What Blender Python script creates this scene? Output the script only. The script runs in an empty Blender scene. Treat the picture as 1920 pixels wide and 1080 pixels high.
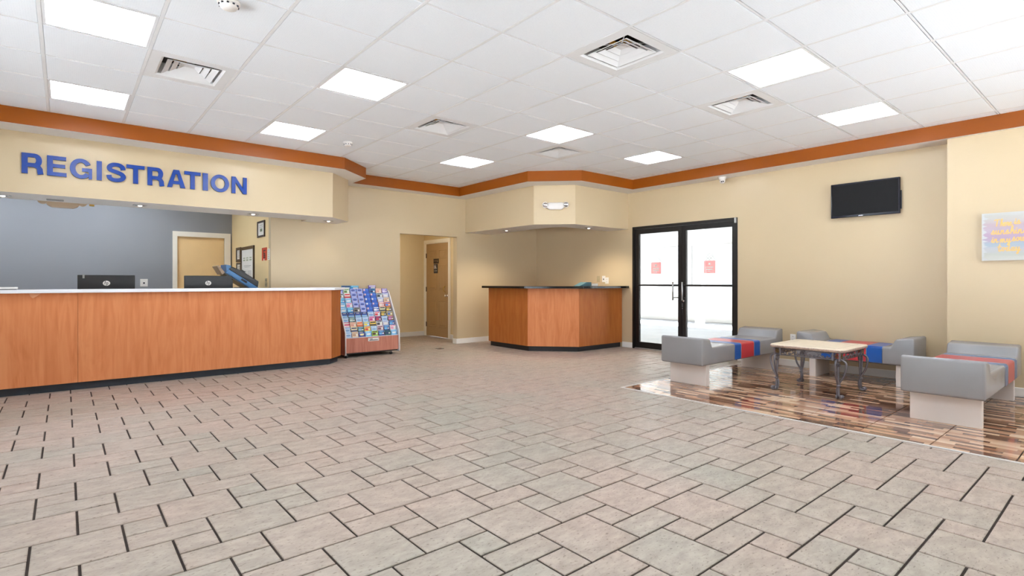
import bpy, bmesh, math, random
from mathutils import Vector, Matrix

S = bpy.context.scene
COL = S.collection
random.seed(7)

# ------------------------------------------------------------------ camera
CAM_H = 1.165                       # eye height; camera stands over the world origin
FPX, YAW, HY, CX = 995.45, 0.68379, 527.93, 933.0     # calibrated on the ceiling grid, in 1920x1080 pixels
cam_d = bpy.data.cameras.new('camera')
cam = bpy.data.objects.new('camera', cam_d)
COL.objects.link(cam)
cam.location = (0, 0, CAM_H)
cam.rotation_euler = (math.pi / 2, 0, -YAW + 0.0)
fw = Vector((math.sin(YAW), math.cos(YAW), 0))
cam.rotation_euler = fw.to_track_quat('-Z', 'Y').to_euler()
cam_d.sensor_width = 36
cam_d.lens = FPX * 36 / 1920
cam_d.shift_x = (960 - CX) / 1920
cam_d.shift_y = -(540 - HY) / 1920
cam_d.clip_start = 0.05
cam_d.clip_end = 200
S.camera = cam

# ------------------------------------------------------------------ world, sun, exposure
LAMP = 11.0          # radiance of the ceiling light panels
SKY = 2.2            # radiance of the overcast sky
EXPOSURE = 0.62
DOWN = 48.0           # watts of each recessed downlight
w = bpy.data.worlds.new('sky')
S.world = w
w.use_nodes = True
bg = w.node_tree.nodes['Background']
bg.inputs[0].default_value = (0.90, 0.95, 1.0, 1)
bg.inputs[1].default_value = SKY
sun_d = bpy.data.lights.new('sun', 'SUN')
sun_d.energy = 55.0
sun_d.angle = 0.02
sun = bpy.data.objects.new('sun', sun_d)
COL.objects.link(sun)
sun.rotation_euler = Vector((0.05, 0.22, -1.0)).to_track_quat('-Z', 'Y').to_euler()
sun.location = (0, -10, 20)
vs = S.view_settings
vs.view_transform = 'Standard'
vs.look = 'None'
vs.gamma = 1
vs.use_curve_mapping = False
vs.exposure = EXPOSURE
S.cycles.max_bounces = 10
S.cycles.diffuse_bounces = 6
S.cycles.glossy_bounces = 4
S.cycles.transparent_max_bounces = 12
S.cycles.sample_clamp_indirect = 8
S.cycles.caustics_reflective = False
S.cycles.caustics_refractive = False

# ------------------------------------------------------------------ materials
def lin(c):
    return tuple(((v / 255) / 12.92) if v / 255 <= 0.04045 else (((v / 255) + 0.055) / 1.055) ** 2.4 for v in c) + (1,)

def base(name):
    m = bpy.data.materials.new(name)
    m.use_nodes = True
    nt = m.node_tree
    return m, nt, nt.nodes, nt.links, nt.nodes['Principled BSDF']

def P(name, rgb, rough=0.5, metal=0.0, var=0.05, scale=6.0, bump=0.0, bscale=80.0, spec=0.5, coat=0.0):
    """plain paint/plastic/metal with a little procedural mottling and relief"""
    m, nt, N, L, b = base(name)
    b.inputs['Roughness'].default_value = rough
    b.inputs['Metallic'].default_value = metal
    b.inputs['Specular IOR Level'].default_value = spec
    b.inputs['Coat Weight'].default_value = coat
    c = lin(rgb)
    tc = N.new('ShaderNodeTexCoord')
    nz = N.new('ShaderNodeTexNoise'); nz.inputs['Scale'].default_value = scale; nz.inputs['Detail'].default_value = 3
    L.new(tc.outputs['Object'], nz.inputs['Vector'])
    cr = N.new('ShaderNodeValToRGB')
    cr.color_ramp.elements[0].position = 0.3; cr.color_ramp.elements[1].position = 0.7
    cr.color_ramp.elements[0].color = tuple(v * (1 - var) for v in c[:3]) + (1,)
    cr.color_ramp.elements[1].color = tuple(min(1, v * (1 + var)) for v in c[:3]) + (1,)
    L.new(nz.outputs['Fac'], cr.inputs['Fac'])
    L.new(cr.outputs['Color'], b.inputs['Base Color'])
    if bump > 0:
        n2 = N.new('ShaderNodeTexNoise'); n2.inputs['Scale'].default_value = bscale
        L.new(tc.outputs['Object'], n2.inputs['Vector'])
        bp = N.new('ShaderNodeBump'); bp.inputs['Strength'].default_value = bump; bp.inputs['Distance'].default_value = 0.01
        L.new(n2.outputs['Fac'], bp.inputs['Height'])
        L.new(bp.outputs['Normal'], b.inputs['Normal'])
    return m

def wood(name, dark, mid, light, rough=0.5, zs=1.4, xs=16.0, horizontal=False):
    m, nt, N, L, b = base(name)
    b.inputs['Roughness'].default_value = rough
    b.inputs['Specular IOR Level'].default_value = 0.35
    tc = N.new('ShaderNodeTexCoord')
    mp = N.new('ShaderNodeMapping')
    mp.inputs['Scale'].default_value = (zs, zs, xs) if horizontal else (xs, xs, zs)
    L.new(tc.outputs['Object'], mp.inputs['Vector'])
    n1 = N.new('ShaderNodeTexNoise'); n1.inputs['Scale'].default_value = 1.0; n1.inputs['Detail'].default_value = 5; n1.inputs['Distortion'].default_value = 1.2
    L.new(mp.outputs['Vector'], n1.inputs['Vector'])
    mp2 = N.new('ShaderNodeMapping'); mp2.inputs['Scale'].default_value = (5, 5, 0.9)
    L.new(tc.outputs['Object'], mp2.inputs['Vector'])
    n2 = N.new('ShaderNodeTexNoise'); n2.inputs['Scale'].default_value = 1.0; n2.inputs['Detail'].default_value = 2; n2.inputs['Distortion'].default_value = 2.5
    L.new(mp2.outputs['Vector'], n2.inputs['Vector'])
    ml = N.new('ShaderNodeMath'); ml.operation = 'MULTIPLY'; ml.inputs[1].default_value = 14.0
    L.new(n2.outputs['Fac'], ml.inputs[0])
    sn = N.new('ShaderNodeMath'); sn.operation = 'SINE'
    L.new(ml.outputs[0], sn.inputs[0])
    ma = N.new('ShaderNodeMath'); ma.operation = 'MULTIPLY_ADD'; ma.inputs[1].default_value = 0.09
    L.new(sn.outputs[0], ma.inputs[0]); L.new(n1.outputs['Fac'], ma.inputs[2])
    cr = N.new('ShaderNodeValToRGB')
    e = cr.color_ramp.elements
    e[0].position = 0.25; e[0].color = lin(dark)
    e[1].position = 0.75; e[1].color = lin(light)
    x = e.new(0.5); x.color = lin(mid)
    L.new(ma.outputs[0], cr.inputs['Fac'])
    L.new(cr.outputs['Color'], b.inputs['Base Color'])
    return m

def emit(name, rgb, strength):
    m = bpy.data.materials.new(name); m.use_nodes = True
    N = m.node_tree.nodes; L = m.node_tree.links
    N.remove(N['Principled BSDF'])
    e = N.new('ShaderNodeEmission'); e.inputs[0].default_value = lin(rgb); e.inputs[1].default_value = strength
    L.new(e.outputs[0], N['Material Output'].inputs[0])
    return m

def glass_mat(name, tint=(0.97, 0.98, 0.98)):
    m = bpy.data.materials.new(name); m.use_nodes = True
    N = m.node_tree.nodes; L = m.node_tree.links
    N.remove(N['Principled BSDF'])
    t = N.new('ShaderNodeBsdfTransparent'); t.inputs[0].default_value = tint + (1,)
    g = N.new('ShaderNodeBsdfGlossy'); g.inputs['Roughness'].default_value = 0.01
    f = N.new('ShaderNodeFresnel'); f.inputs[0].default_value = 1.35
    mx = N.new('ShaderNodeMixShader')
    L.new(f.outputs[0], mx.inputs[0]); L.new(t.outputs[0], mx.inputs[1]); L.new(g.outputs[0], mx.inputs[2])
    L.new(mx.outputs[0], N['Material Output'].inputs[0])
    return m

def floor_tile_mat():
    m, nt, N, L, b = base('stone_look_tile')
    geo = N.new('ShaderNodeNewGeometry')
    oi = N.new('ShaderNodeObjectInfo')
    big = N.new('ShaderNodeTexNoise'); big.inputs['Scale'].default_value = 0.9; big.inputs['Detail'].default_value = 2
    L.new(geo.outputs['Position'], big.inputs['Vector'])
    rm = N.new('ShaderNodeMath'); rm.operation = 'MULTIPLY_ADD'; rm.inputs[1].default_value = 0.22; 
    L.new(oi.outputs['Random'], rm.inputs[0]); L.new(big.outputs['Fac'], rm.inputs[2])
    c1 = N.new('ShaderNodeValToRGB'); e = c1.color_ramp.elements
    e[0].position = 0.38; e[0].color = lin((162, 156, 145))
    e[1].position = 0.80; e[1].color = lin((173, 156, 145))
    L.new(rm.outputs[0], c1.inputs['Fac'])
    mp = N.new('ShaderNodeMapping'); mp.inputs['Scale'].default_value = (1.0, 2.2, 1.0); mp.inputs['Rotation'].default_value = (0, 0, 0.5)
    L.new(geo.outputs['Position'], mp.inputs['Vector'])
    n2 = N.new('ShaderNodeTexNoise'); n2.inputs['Scale'].default_value = 8; n2.inputs['Detail'].default_value = 8; n2.inputs['Roughness'].default_value = 0.72; n2.inputs['Distortion'].default_value = 0.25
    L.new(mp.outputs['Vector'], n2.inputs['Vector'])
    c2 = N.new('ShaderNodeValToRGB'); e = c2.color_ramp.elements
    e[0].position = 0.30; e[0].color = (0.70, 0.68, 0.66, 1)
    e[1].position = 0.62; e[1].color = (1.05, 1.04, 1.03, 1)
    L.new(n2.outputs['Fac'], c2.inputs['Fac'])
    mx = N.new('ShaderNodeMixRGB'); mx.blend_type = 'MULTIPLY'; mx.inputs[0].default_value = 1
    L.new(c1.outputs['Color'], mx.inputs[1]); L.new(c2.outputs['Color'], mx.inputs[2])
    # small dark pits
    n3 = N.new('ShaderNodeTexNoise'); n3.inputs['Scale'].default_value = 45; n3.inputs['Detail'].default_value = 4
    L.new(mp.outputs['Vector'], n3.inputs['Vector'])
    c3 = N.new('ShaderNodeValToRGB'); e = c3.color_ramp.elements
    e[0].position = 0.33; e[0].color = (0.50, 0.47, 0.45, 1)
    e[1].position = 0.40; e[1].color = (1, 1, 1, 1)
    L.new(n3.outputs['Fac'], c3.inputs['Fac'])
    mx2 = N.new('ShaderNodeMixRGB'); mx2.blend_type = 'MULTIPLY'; mx2.inputs[0].default_value = 0.8
    L.new(mx.outputs[0], mx2.inputs[1]); L.new(c3.outputs['Color'], mx2.inputs[2])
    L.new(mx2.outputs[0], b.inputs['Base Color'])
    b.inputs['Roughness'].default_value = 0.42
    b.inputs['Specular IOR Level'].default_value = 0.26
    bp = N.new('ShaderNodeBump'); bp.inputs['Strength'].default_value = 0.12; bp.inputs['Distance'].default_value = 0.004
    L.new(n2.outputs['Fac'], bp.inputs['Height']); L.new(bp.outputs['Normal'], b.inputs['Normal'])
    return m

def strip_wood_mat():
    """printed strip-parquet pattern of the glossy tiles: strips run along Y"""
    m, nt, N, L, b = base('strip_wood_print')
    geo = N.new('ShaderNodeNewGeometry')
    sp = N.new('ShaderNodeSeparateXYZ'); L.new(geo.outputs['Position'], sp.inputs[0])
    def math_(op, a, bb=None, c=None):
        n = N.new('ShaderNodeMath'); n.operation = op
        for i, v in enumerate((a, bb, c)):
            if v is None: continue
            if isinstance(v, (int, float)): n.inputs[i].default_value = v
            else: L.new(v, n.inputs[i])
        return n.outputs[0]
    r = math_('FLOOR', math_('DIVIDE', math_('SUBTRACT', sp.outputs[0], 4.767), 0.04939))
    wn = N.new('ShaderNodeTexWhiteNoise'); wn.noise_dimensions = '1D'; L.new(r, wn.inputs['W'])
    yy = math_('ADD', math_('DIVIDE', sp.outputs[1], 0.25), math_('MULTIPLY', wn.outputs['Value'], 17.0))
    k = math_('FLOOR', yy)
    cb = N.new('ShaderNodeCombineXYZ'); L.new(r, cb.inputs[0]); L.new(k, cb.inputs[1])
    w2 = N.new('ShaderNodeTexWhiteNoise'); w2.noise_dimensions = '2D'; L.new(cb.outputs[0], w2.inputs['Vector'])
    cr = N.new('ShaderNodeValToRGB'); e = cr.color_ramp.elements
    e[0].position = 0.0; e[0].color = lin((84, 56, 45))
    e[1].position = 1.0; e[1].color = lin((218, 190, 164))
    for p, c in ((0.2, (118, 84, 66)), (0.42, (160, 118, 92)), (0.62, (184, 146, 118)), (0.82, (203, 170, 142))):
        x = e.new(p); x.color = lin(c)
    L.new(w2.outputs['Value'], cr.inputs['Fac'])
    mp = N.new('ShaderNodeMapping'); mp.inputs['Scale'].default_value = (90, 5, 1)
    L.new(geo.outputs['Position'], mp.inputs['Vector'])
    nz = N.new('ShaderNodeTexNoise'); nz.inputs['Scale'].default_value = 1; nz.inputs['Detail'].default_value = 4
    L.new(mp.outputs['Vector'], nz.inputs['Vector'])
    c2 = N.new('ShaderNodeValToRGB'); e = c2.color_ramp.elements
    e[0].position = 0.3; e[0].color = (0.78, 0.76, 0.74, 1); e[1].position = 0.7; e[1].color = (1.08, 1.08, 1.08, 1)
    L.new(nz.outputs['Fac'], c2.inputs['Fac'])
    mx = N.new('ShaderNodeMixRGB'); mx.blend_type = 'MULTIPLY'; mx.inputs[0].default_value = 1
    L.new(cr.outputs['Color'], mx.inputs[1]); L.new(c2.outputs['Color'], mx.inputs[2])
    L.new(mx.outputs[0], b.inputs['Base Color'])
    b.inputs['Roughness'].default_value = 0.07
    b.inputs['Specular IOR Level'].default_value = 0.75
    return m

def ceiling_tile_mat():
    m, nt, N, L, b = base('acoustic_tile')
    tc = N.new('ShaderNodeTexCoord')
    vo = N.new('ShaderNodeTexVoronoi'); vo.inputs['Scale'].default_value = 75; vo.inputs['Randomness'].default_value = 0.25
    L.new(tc.outputs['Object'], vo.inputs['Vector'])
    cr = N.new('ShaderNodeValToRGB'); e = cr.color_ramp.elements
    e[0].position = 0.10; e[0].color = lin((232, 238, 245)); e[1].position = 0.25; e[1].color = lin((243, 249, 255))
    L.new(vo.outputs['Distance'], cr.inputs['Fac'])
    L.new(cr.outputs['Color'], b.inputs['Base Color'])
    b.inputs['Roughness'].default_value = 0.7
    return m

def art_mat():
    """pastel brush washes of the canvas print (flat print)"""
    m, nt, N, L, b = base('pastel_wash_print')
    tc = N.new('ShaderNodeTexCoord')
    sp = N.new('ShaderNodeSeparateXYZ'); L.new(tc.outputs['Object'], sp.inputs[0])
    mp = N.new('ShaderNodeMapping'); mp.inputs['Scale'].default_value = (2, 3, 26)
    L.new(tc.outputs['Object'], mp.inputs['Vector'])
    nz = N.new('ShaderNodeTexNoise'); nz.inputs['Scale'].default_value = 1.5; nz.inputs['Detail'].default_value = 4
    L.new(mp.outputs['Vector'], nz.inputs['Vector'])
    zz = N.new('ShaderNodeMath'); zz.operation = 'MULTIPLY_ADD'; zz.inputs[1].default_value = 1 / 0.49
    L.new(sp.outputs[2], zz.inputs[0])
    nm = N.new('ShaderNodeMath'); nm.operation = 'MULTIPLY_ADD'; nm.inputs[1].default_value = 0.16; nm.inputs[2].default_value = -0.08
    L.new(nz.outputs['Fac'], nm.inputs[0]); L.new(nm.outputs[0], zz.inputs[2])
    cr = N.new('ShaderNodeValToRGB'); e = cr.color_ramp.elements
    e[0].position = 0.0; e[0].color = lin((226, 226, 222)); e[1].position = 1.0; e[1].color = lin((222, 224, 226))
    for p, c in ((0.12, (208, 212, 204)), (0.24, (206, 208, 216)), (0.34, (182, 198, 214)), (0.44, (196, 176, 202)), (0.54, (200, 174, 200)), (0.64, (206, 190, 208)), (0.74, (208, 186, 198)), (0.84, (214, 208, 206)), (0.93, (214, 214, 210))):
        x = e.new(p); x.color = lin(c)
    L.new(zz.outputs[0], cr.inputs['Fac'])
    # ragged left edge: local y is + on the viewer's left
    ed = N.new('ShaderNodeMath'); ed.operation = 'MULTIPLY_ADD'; ed.inputs[1].default_value = 0.16
    L.new(nz.outputs['Fac'], ed.inputs[0]); L.new(sp.outputs[1], ed.inputs[2])
    cm = N.new('ShaderNodeMapRange'); cm.inputs['From Min'].default_value = 0.25; cm.inputs['From Max'].default_value = 0.265
    L.new(ed.outputs[0], cm.inputs['Value'])
    mx = N.new('ShaderNodeMixRGB'); mx.inputs[2].default_value = lin((222, 225, 228))
    L.new(cm.outputs[0], mx.inputs[0]); L.new(cr.outputs['Color'], mx.inputs[1])
    dm = N.new('ShaderNodeMixRGB'); dm.blend_type = 'MULTIPLY'; dm.inputs[0].default_value = 1; dm.inputs[2].default_value = (.74, .75, .74, 1)
    L.new(mx.outputs[0], dm.inputs[1])
    L.new(dm.outputs[0], b.inputs['Base Color'])
    b.inputs['Roughness'].default_value = 0.6
    return m

M = {}
M['cream'] = P('cream_wall_paint', (197, 178, 146), 0.33, var=0.02, scale=1.2, bump=0.05, bscale=120, spec=0.45)
M['cream_hall'] = P('cream_hall_paint', (222, 202, 160), 0.5, var=0.02, scale=1.2)
M['orange'] = P('orange_trim_paint', (144, 74, 11), 0.38, var=0.03, scale=2, spec=0.25)
M['white_paint'] = P('white_paint', (232, 230, 226), 0.45, var=0.02)
M['soffit'] = P('white_soffit_paint', (226, 222, 218), 0.6, var=0.02)
M['grey_wall'] = P('grey_wall_paint', (142, 145, 151), 0.45, var=0.02, scale=1.5)
M['grout'] = P('dark_grout', (46, 34, 27), 0.9, var=0.15, scale=30)
M['tile'] = floor_tile_mat()
M['strip'] = strip_wood_mat()
M['ceil'] = ceiling_tile_mat()
M['tbar'] = P('white_ceiling_grid', (232, 234, 236), 0.5, var=0.01)
M['void'] = P('ceiling_void', (60, 58, 56), 0.9)
M['lamp'] = emit('light_panel_glow', (238, 246, 255), LAMP)
M['spot'] = emit('downlight_glow', (255, 246, 232), 2.5)
M['warm'] = emit('added_warm_glow', (255, 240, 212), 20.0)  # glow of the added hallway lamp
M['alu'] = P('aluminium', (190, 190, 192), 0.3, metal=0.9, var=0.03)
M['strip_edge'] = P('pale_metal_strip', (206, 204, 202), 0.35, metal=0.2)
M['chrome'] = P('chrome', (215, 215, 218), 0.12, metal=1.0, var=0.02)
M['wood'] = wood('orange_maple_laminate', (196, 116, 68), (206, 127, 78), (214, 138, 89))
M['wood_shaded'] = wood('orange_maple_laminate_shaded', (166, 92, 38), (174, 99, 43), (182, 108, 50))  # darker copy of the laminate, shading of turned faces put into the colour
M['rackwood'] = wood('pink_cherry_laminate', (172, 106, 86), (188, 122, 102), (200, 136, 116), xs=22)
M['peel'] = P('raw_core_board', (222, 160, 118), 0.8)
M['toe'] = P('dark_rubber_base', (38, 46, 56), 0.45, var=0.1, scale=12)
M['toe2'] = P('black_rubber_base', (26, 26, 30), 0.4, var=0.1)
M['top_white'] = P('white_laminate_top', (242, 245, 250), 0.25, var=0.02)
M['granite'] = P('black_granite', (20, 20, 24), 0.08, var=0.5, scale=90)
M['blue'] = P('blue_acrylic', (6, 58, 146), 0.18, var=0.03)
M['blue_edge'] = P('dark_letter_edge', (40, 52, 80), 0.4)
M['black'] = P('black_plastic', (22, 23, 26), 0.35, var=0.05)
M['black_frame'] = P('black_metal', (16, 14, 14), 0.35, var=0.06)
M['screen'] = P('screen_glass', (26, 26, 27), 0.35, var=0.02, spec=0.12)
M['bezel'] = P('glossy_bezel', (12, 14, 34), 0.1, var=0.02)
M['leather'] = P('grey_vinyl', (140, 139, 141), 0.24, var=0.04, scale=3, bump=0.07, bscale=260)
M['vblue'] = P('blue_vinyl', (14, 78, 158), 0.28, var=0.04, bump=0.08, bscale=260)
M['vred'] = P('red_vinyl', (184, 46, 54), 0.30, var=0.04, bump=0.08, bscale=260)
M['vblue_d'] = P('dull_blue_vinyl', (72, 100, 142), 0.28, var=0.04, bump=0.08, bscale=260)
M['vred_d'] = P('dull_red_vinyl', (178, 66, 72), 0.30, var=0.04, bump=0.08, bscale=260)
M['welt'] = P('light_welt', (158, 160, 166), 0.35)
M['legpanel'] = P('pale_grey_laminate', (218, 210, 204), 0.35, var=0.03, scale=3)
M['stone'] = P('beige_stone', (220, 206, 184), 0.4, var=0.08, scale=14, bump=0.05)
M['stone_edge'] = P('chipped_stone_edge', (176, 156, 142), 0.6, var=0.25, scale=60, bump=0.4, bscale=140)
M['iron'] = P('brushed_wrought_iron', (120, 116, 122), 0.32, metal=0.7, var=0.12, scale=20)
M['gold'] = P('antique_gold', (128, 100, 62), 0.45, metal=0.6, var=0.25, scale=60)
M['goldtext'] = P('gold_foil', (224, 182, 104), 0.4, metal=0.0, var=0.06, scale=30)
M['art'] = art_mat()
M['canvas'] = P('canvas_edge', (208, 208, 210), 0.7)
M['paper'] = P('white_paper', (232, 230, 224), 0.7, var=0.02)
M['ink'] = P('grey_print', (150, 150, 146), 0.7)
M['pale_green'] = P('green_print', (160, 172, 140), 0.7)
M['darkwood'] = P('dark_brown_frame', (44, 28, 22), 0.35, var=0.15, scale=20)
M['red_print'] = P('red_print', (206, 66, 36), 0.5)
M['ink_dark'] = P('dark_print', (30, 36, 46), 0.5)
M['door_paint'] = P('tan_door_paint', (178, 146, 104), 0.4, var=0.02)
M['frame_white'] = P('white_door_frame', (246, 240, 228), 0.4, var=0.02)
M['cream_office_lit'] = P('cream_office_lit_paint', (242, 216, 164), 0.45, var=0.02, scale=1.2)  # wall cream in a lighter copy, standing in for missing office light
M['office_door'] = P('beige_door_paint', (250, 214, 156), 0.45, var=0.02)
M['sign_black'] = P('dark_brown_sign', (34, 20, 18), 0.4)
M['sign_blue'] = P('navy_sign', (16, 20, 44), 0.4)
M['brass'] = P('brass', (196, 160, 84), 0.3, metal=0.8)
M['glass'] = glass_mat('clear_glass')
M['dim_glass'] = glass_mat('outdoor_dimming_glass', (.80, .80, .79))  # tint added to dim the overbright outdoors behind the doors
M['outlet'] = P('white_plate', (232, 230, 226), 0.35, var=0.01)
M['outlet_tan'] = P('tan_plate', (176, 162, 130), 0.4, var=0.02)
M['housing'] = P('white_plastic_housing', (232, 228, 224), 0.4, var=0.02)
M['housing_tan'] = P('aged_plastic_housing', (206, 186, 162), 0.45, var=0.04)
M['duct'] = P('dark_duct', (30, 24, 22), 0.9)
M['duct_yellow'] = P('yellow_insulation', (212, 150, 36), 0.8, var=0.2, scale=30)
M['rust'] = P('rusty_metal', (120, 84, 54), 0.8, var=0.2, scale=30)
M['pblue'] = P('blue_machine_plastic', (74, 124, 176), 0.35)
M['pbrown'] = P('smoky_tray_plastic', (150, 122, 92), 0.3, var=0.2, scale=40)
M['teal'] = P('teal_board', (70, 106, 116), 0.6)
M['cardboard'] = P('tan_board', (196, 168, 128), 0.7)
M['acrylic'] = P('clear_tier_plastic', (206, 212, 224), 0.2)
def glare_paled(name, rgb, k):  # colour thinned with transparency for the glare that washes the decals out
    m = P(name, rgb, 0.6)
    N = m.node_tree.nodes; L = m.node_tree.links
    t = N.new('ShaderNodeBsdfTransparent'); mx = N.new('ShaderNodeMixShader'); mx.inputs[0].default_value = k
    L.new(t.outputs[0], mx.inputs[1]); L.new(N['Principled BSDF'].outputs[0], mx.inputs[2]); L.new(mx.outputs[0], N['Material Output'].inputs[0])
    return m
M['decal_red'] = glare_paled('glare_paled_red_decal', (236, 112, 108), .8)
M['decal_grey'] = glare_paled('glare_paled_grey_decal', (140, 148, 142), .7)
M['pave'] = P('pale_concrete', (190, 193, 197), 0.85, var=0.06, scale=2)
M['facade'] = P('pale_facade', (206, 205, 202), 0.7, var=0.02)
M['facade_d'] = P('grey_facade', (178, 179, 180), 0.7, var=0.02)
M['edge_white'] = P('white_edge_band', (238, 236, 238), 0.3)

# ------------------------------------------------------------------ mesh builder
class MB:
    def __init__(self):
        self.v = []; self.f = []; self.mi = []; self.sm = []; self.mats = []
    def mat(self, m):
        m = M[m] if isinstance(m, str) else m
        if m not in self.mats: self.mats.append(m)
        return self.mats.index(m)
    def add(self, vs, fs, m, smooth=False):
        o = len(self.v); k = self.mat(m)
        self.v += [tuple(p) for p in vs]
        for f in fs:
            self.f.append(tuple(i + o for i in f)); self.mi.append(k); self.sm.append(smooth)
        return self
    def box(self, x0, y0, z0, x1, y1, z1, m, bev=0.0, seg=1):
        if x0 > x1: x0, x1 = x1, x0
        if y0 > y1: y0, y1 = y1, y0
        if z0 > z1: z0, z1 = z1, z0
        vs = [(x0, y0, z0), (x1, y0, z0), (x1, y1, z0), (x0, y1, z0), (x0, y0, z1), (x1, y0, z1), (x1, y1, z1), (x0, y1, z1)]
        fs = [(3, 2, 1, 0), (4, 5, 6, 7), (0, 1, 5, 4), (1, 2, 6, 5), (2, 3, 7, 6), (3, 0, 4, 7)]
        if bev > 0: return self.bev(vs, fs, bev, seg, m)
        return self.add(vs, fs, m)
    def bev(self, vs, fs, bev, seg, m, angle=0.5):
        bm = bmesh.new()
        bv = [bm.verts.new(p) for p in vs]
        for f in fs: bm.faces.new([bv[i] for i in f])
        bmesh.ops.recalc_face_normals(bm, faces=bm.faces[:])
        es = [e for e in bm.edges if e.is_manifold and e.calc_face_angle() > angle]
        bmesh.ops.bevel(bm, geom=es, offset=bev, segments=seg, profile=0.5, affect='EDGES', clamp_overlap=True)
        bm.verts.index_update()
        vv = [tuple(v.co) for v in bm.verts]; ff = [tuple(v.index for v in f.verts) for f in bm.faces]
        bm.free()
        return self.add(vv, ff, m, smooth=seg > 1)
    def prism(self, pts, lo, hi, m, axis='z', bev=0.0, seg=1, bottom=None, top=None):
        n = len(pts)
        def mk(p, h):
            if axis == 'z': return (p[0], p[1], h)
            if axis == 'y': return (p[0], h, p[1])
            return (h, p[0], p[1])
        vs = [mk(p, lo) for p in pts] + [mk(p, hi) for p in pts]
        a = sum(pts[i][0] * pts[(i + 1) % n][1] - pts[(i + 1) % n][0] * pts[i][1] for i in range(n))
        sides = [(i, (i + 1) % n, n + (i + 1) % n, n + i) for i in range(n)]
        fb = tuple(range(n))[::-1]; ft = tuple(range(n, 2 * n))
        if (a < 0) != (axis == 'y'):
            sides = [s[::-1] for s in sides]; fb = fb[::-1]; ft = ft[::-1]
        if bev > 0: return self.bev(vs, sides + [fb, ft], bev, seg, m)
        self.add(vs, sides, m)
        o = len(self.v) - 2 * n
        for f, mm in ((fb, bottom or m), (ft, top or m)):
            self.f.append(tuple(i + o for i in f)); self.mi.append(self.mat(mm)); self.sm.append(False)
        return self
    def tube(self, pts, r, m, n=6, flat=1.0, up=None, caps=True):
        """swept round (or flattened) bar along pts"""
        pts = [Vector(p) for p in pts]
        rs = r if isinstance(r, (list, tuple)) else [r] * len(pts)
        vs = []; fs = []
        t0 = (pts[1] - pts[0]).normalized()
        ref = Vector(up) if up else (Vector((0, 0, 1)) if abs(t0.z) < 0.9 else Vector((1, 0, 0)))
        nrm = (ref - t0 * ref.dot(t0)).normalized()
        for i, p in enumerate(pts):
            t = (pts[min(i + 1, len(pts) - 1)] - pts[max(i - 1, 0)]).normalized()
            if up: nrm = Vector(up)
            nrm = (nrm - t * nrm.dot(t))
            nrm = nrm.normalized() if nrm.length > 1e-6 else t.orthogonal().normalized()
            b = t.cross(nrm)
            for k in range(n):
                a = 2 * math.pi * (k + 0.5) / n
                vs.append(p + nrm * (math.cos(a) * rs[i] * flat) + b * (math.sin(a) * rs[i]))
        for i in range(len(pts) - 1):
            for k in range(n):
                fs.append((i * n + k, i * n + (k + 1) % n, (i + 1) * n + (k + 1) % n, (i + 1) * n + k))
        if caps:
            fs.append(tuple(range(n))[::-1]); fs.append(tuple((len(pts) - 1) * n + k for k in range(n)))
        return self.add(vs, fs, m, smooth=True)
    def lathe(self, prof, c, m, n=20, axis='z', sx=1.0, smooth=True):
        """profile of (radius, height) spun about an axis through c"""
        vs = []; fs = []
        for (r, h) in prof:
            for k in range(n):
                a = 2 * math.pi * k / n
                p = (math.cos(a) * r * sx, math.sin(a) * r, h)
                if axis == 'x': p = (h, p[0], p[1])
                elif axis == 'y': p = (p[0], h, p[1])
                vs.append((c[0] + p[0], c[1] + p[1], c[2] + p[2]))
        for i in range(len(prof) - 1):
            for k in range(n):
                fs.append((i * n + k, i * n + (k + 1) % n, (i + 1) * n + (k + 1) % n, (i + 1) * n + k))
        fs.append(tuple(range(n))[::-1]); fs.append(tuple((len(prof) - 1) * n + k for k in range(n)))
        return self.add(vs, fs, m, smooth=smooth)
    def map(self, vs, fs, fn, m):
        return self.add([fn(*p) for p in vs], fs, m)
    def xf(self, mat4, start=0):
        self.v[start:] = [tuple(mat4 @ Vector(p)) for p in self.v[start:]]
        return self
    def mesh(self, name, off=(0, 0, 0)):
        me = bpy.data.meshes.new(name)
        me.from_pydata([(p[0] - off[0], p[1] - off[1], p[2] - off[2]) for p in self.v], [], self.f)
        for m in self.mats: me.materials.append(m)
        me.polygons.foreach_set('material_index', self.mi)
        me.polygons.foreach_set('use_smooth', self.sm)
        me.update()
        return me
    def build(self, name, parent=None, local=False):
        """link as ONE object. Coordinates are world ones unless local (then they are the parent's)."""
        if parent is None:
            xs = [p[0] for p in self.v]; ys = [p[1] for p in self.v]; zs = [p[2] for p in self.v]
            off = ((min(xs) + max(xs)) / 2, (min(ys) + max(ys)) / 2, min(zs))
            o = bpy.data.objects.new(name, self.mesh(name, off))
            o.location = off
        else:
            off = (0, 0, 0)
            if not local:
                q = parent
                while q is not None:
                    off = tuple(a + b for a, b in zip(off, q.location)); q = q.parent
            o = bpy.data.objects.new(name, self.mesh(name, off))
            o.parent = parent
        COL.objects.link(o)
        return o

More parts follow.
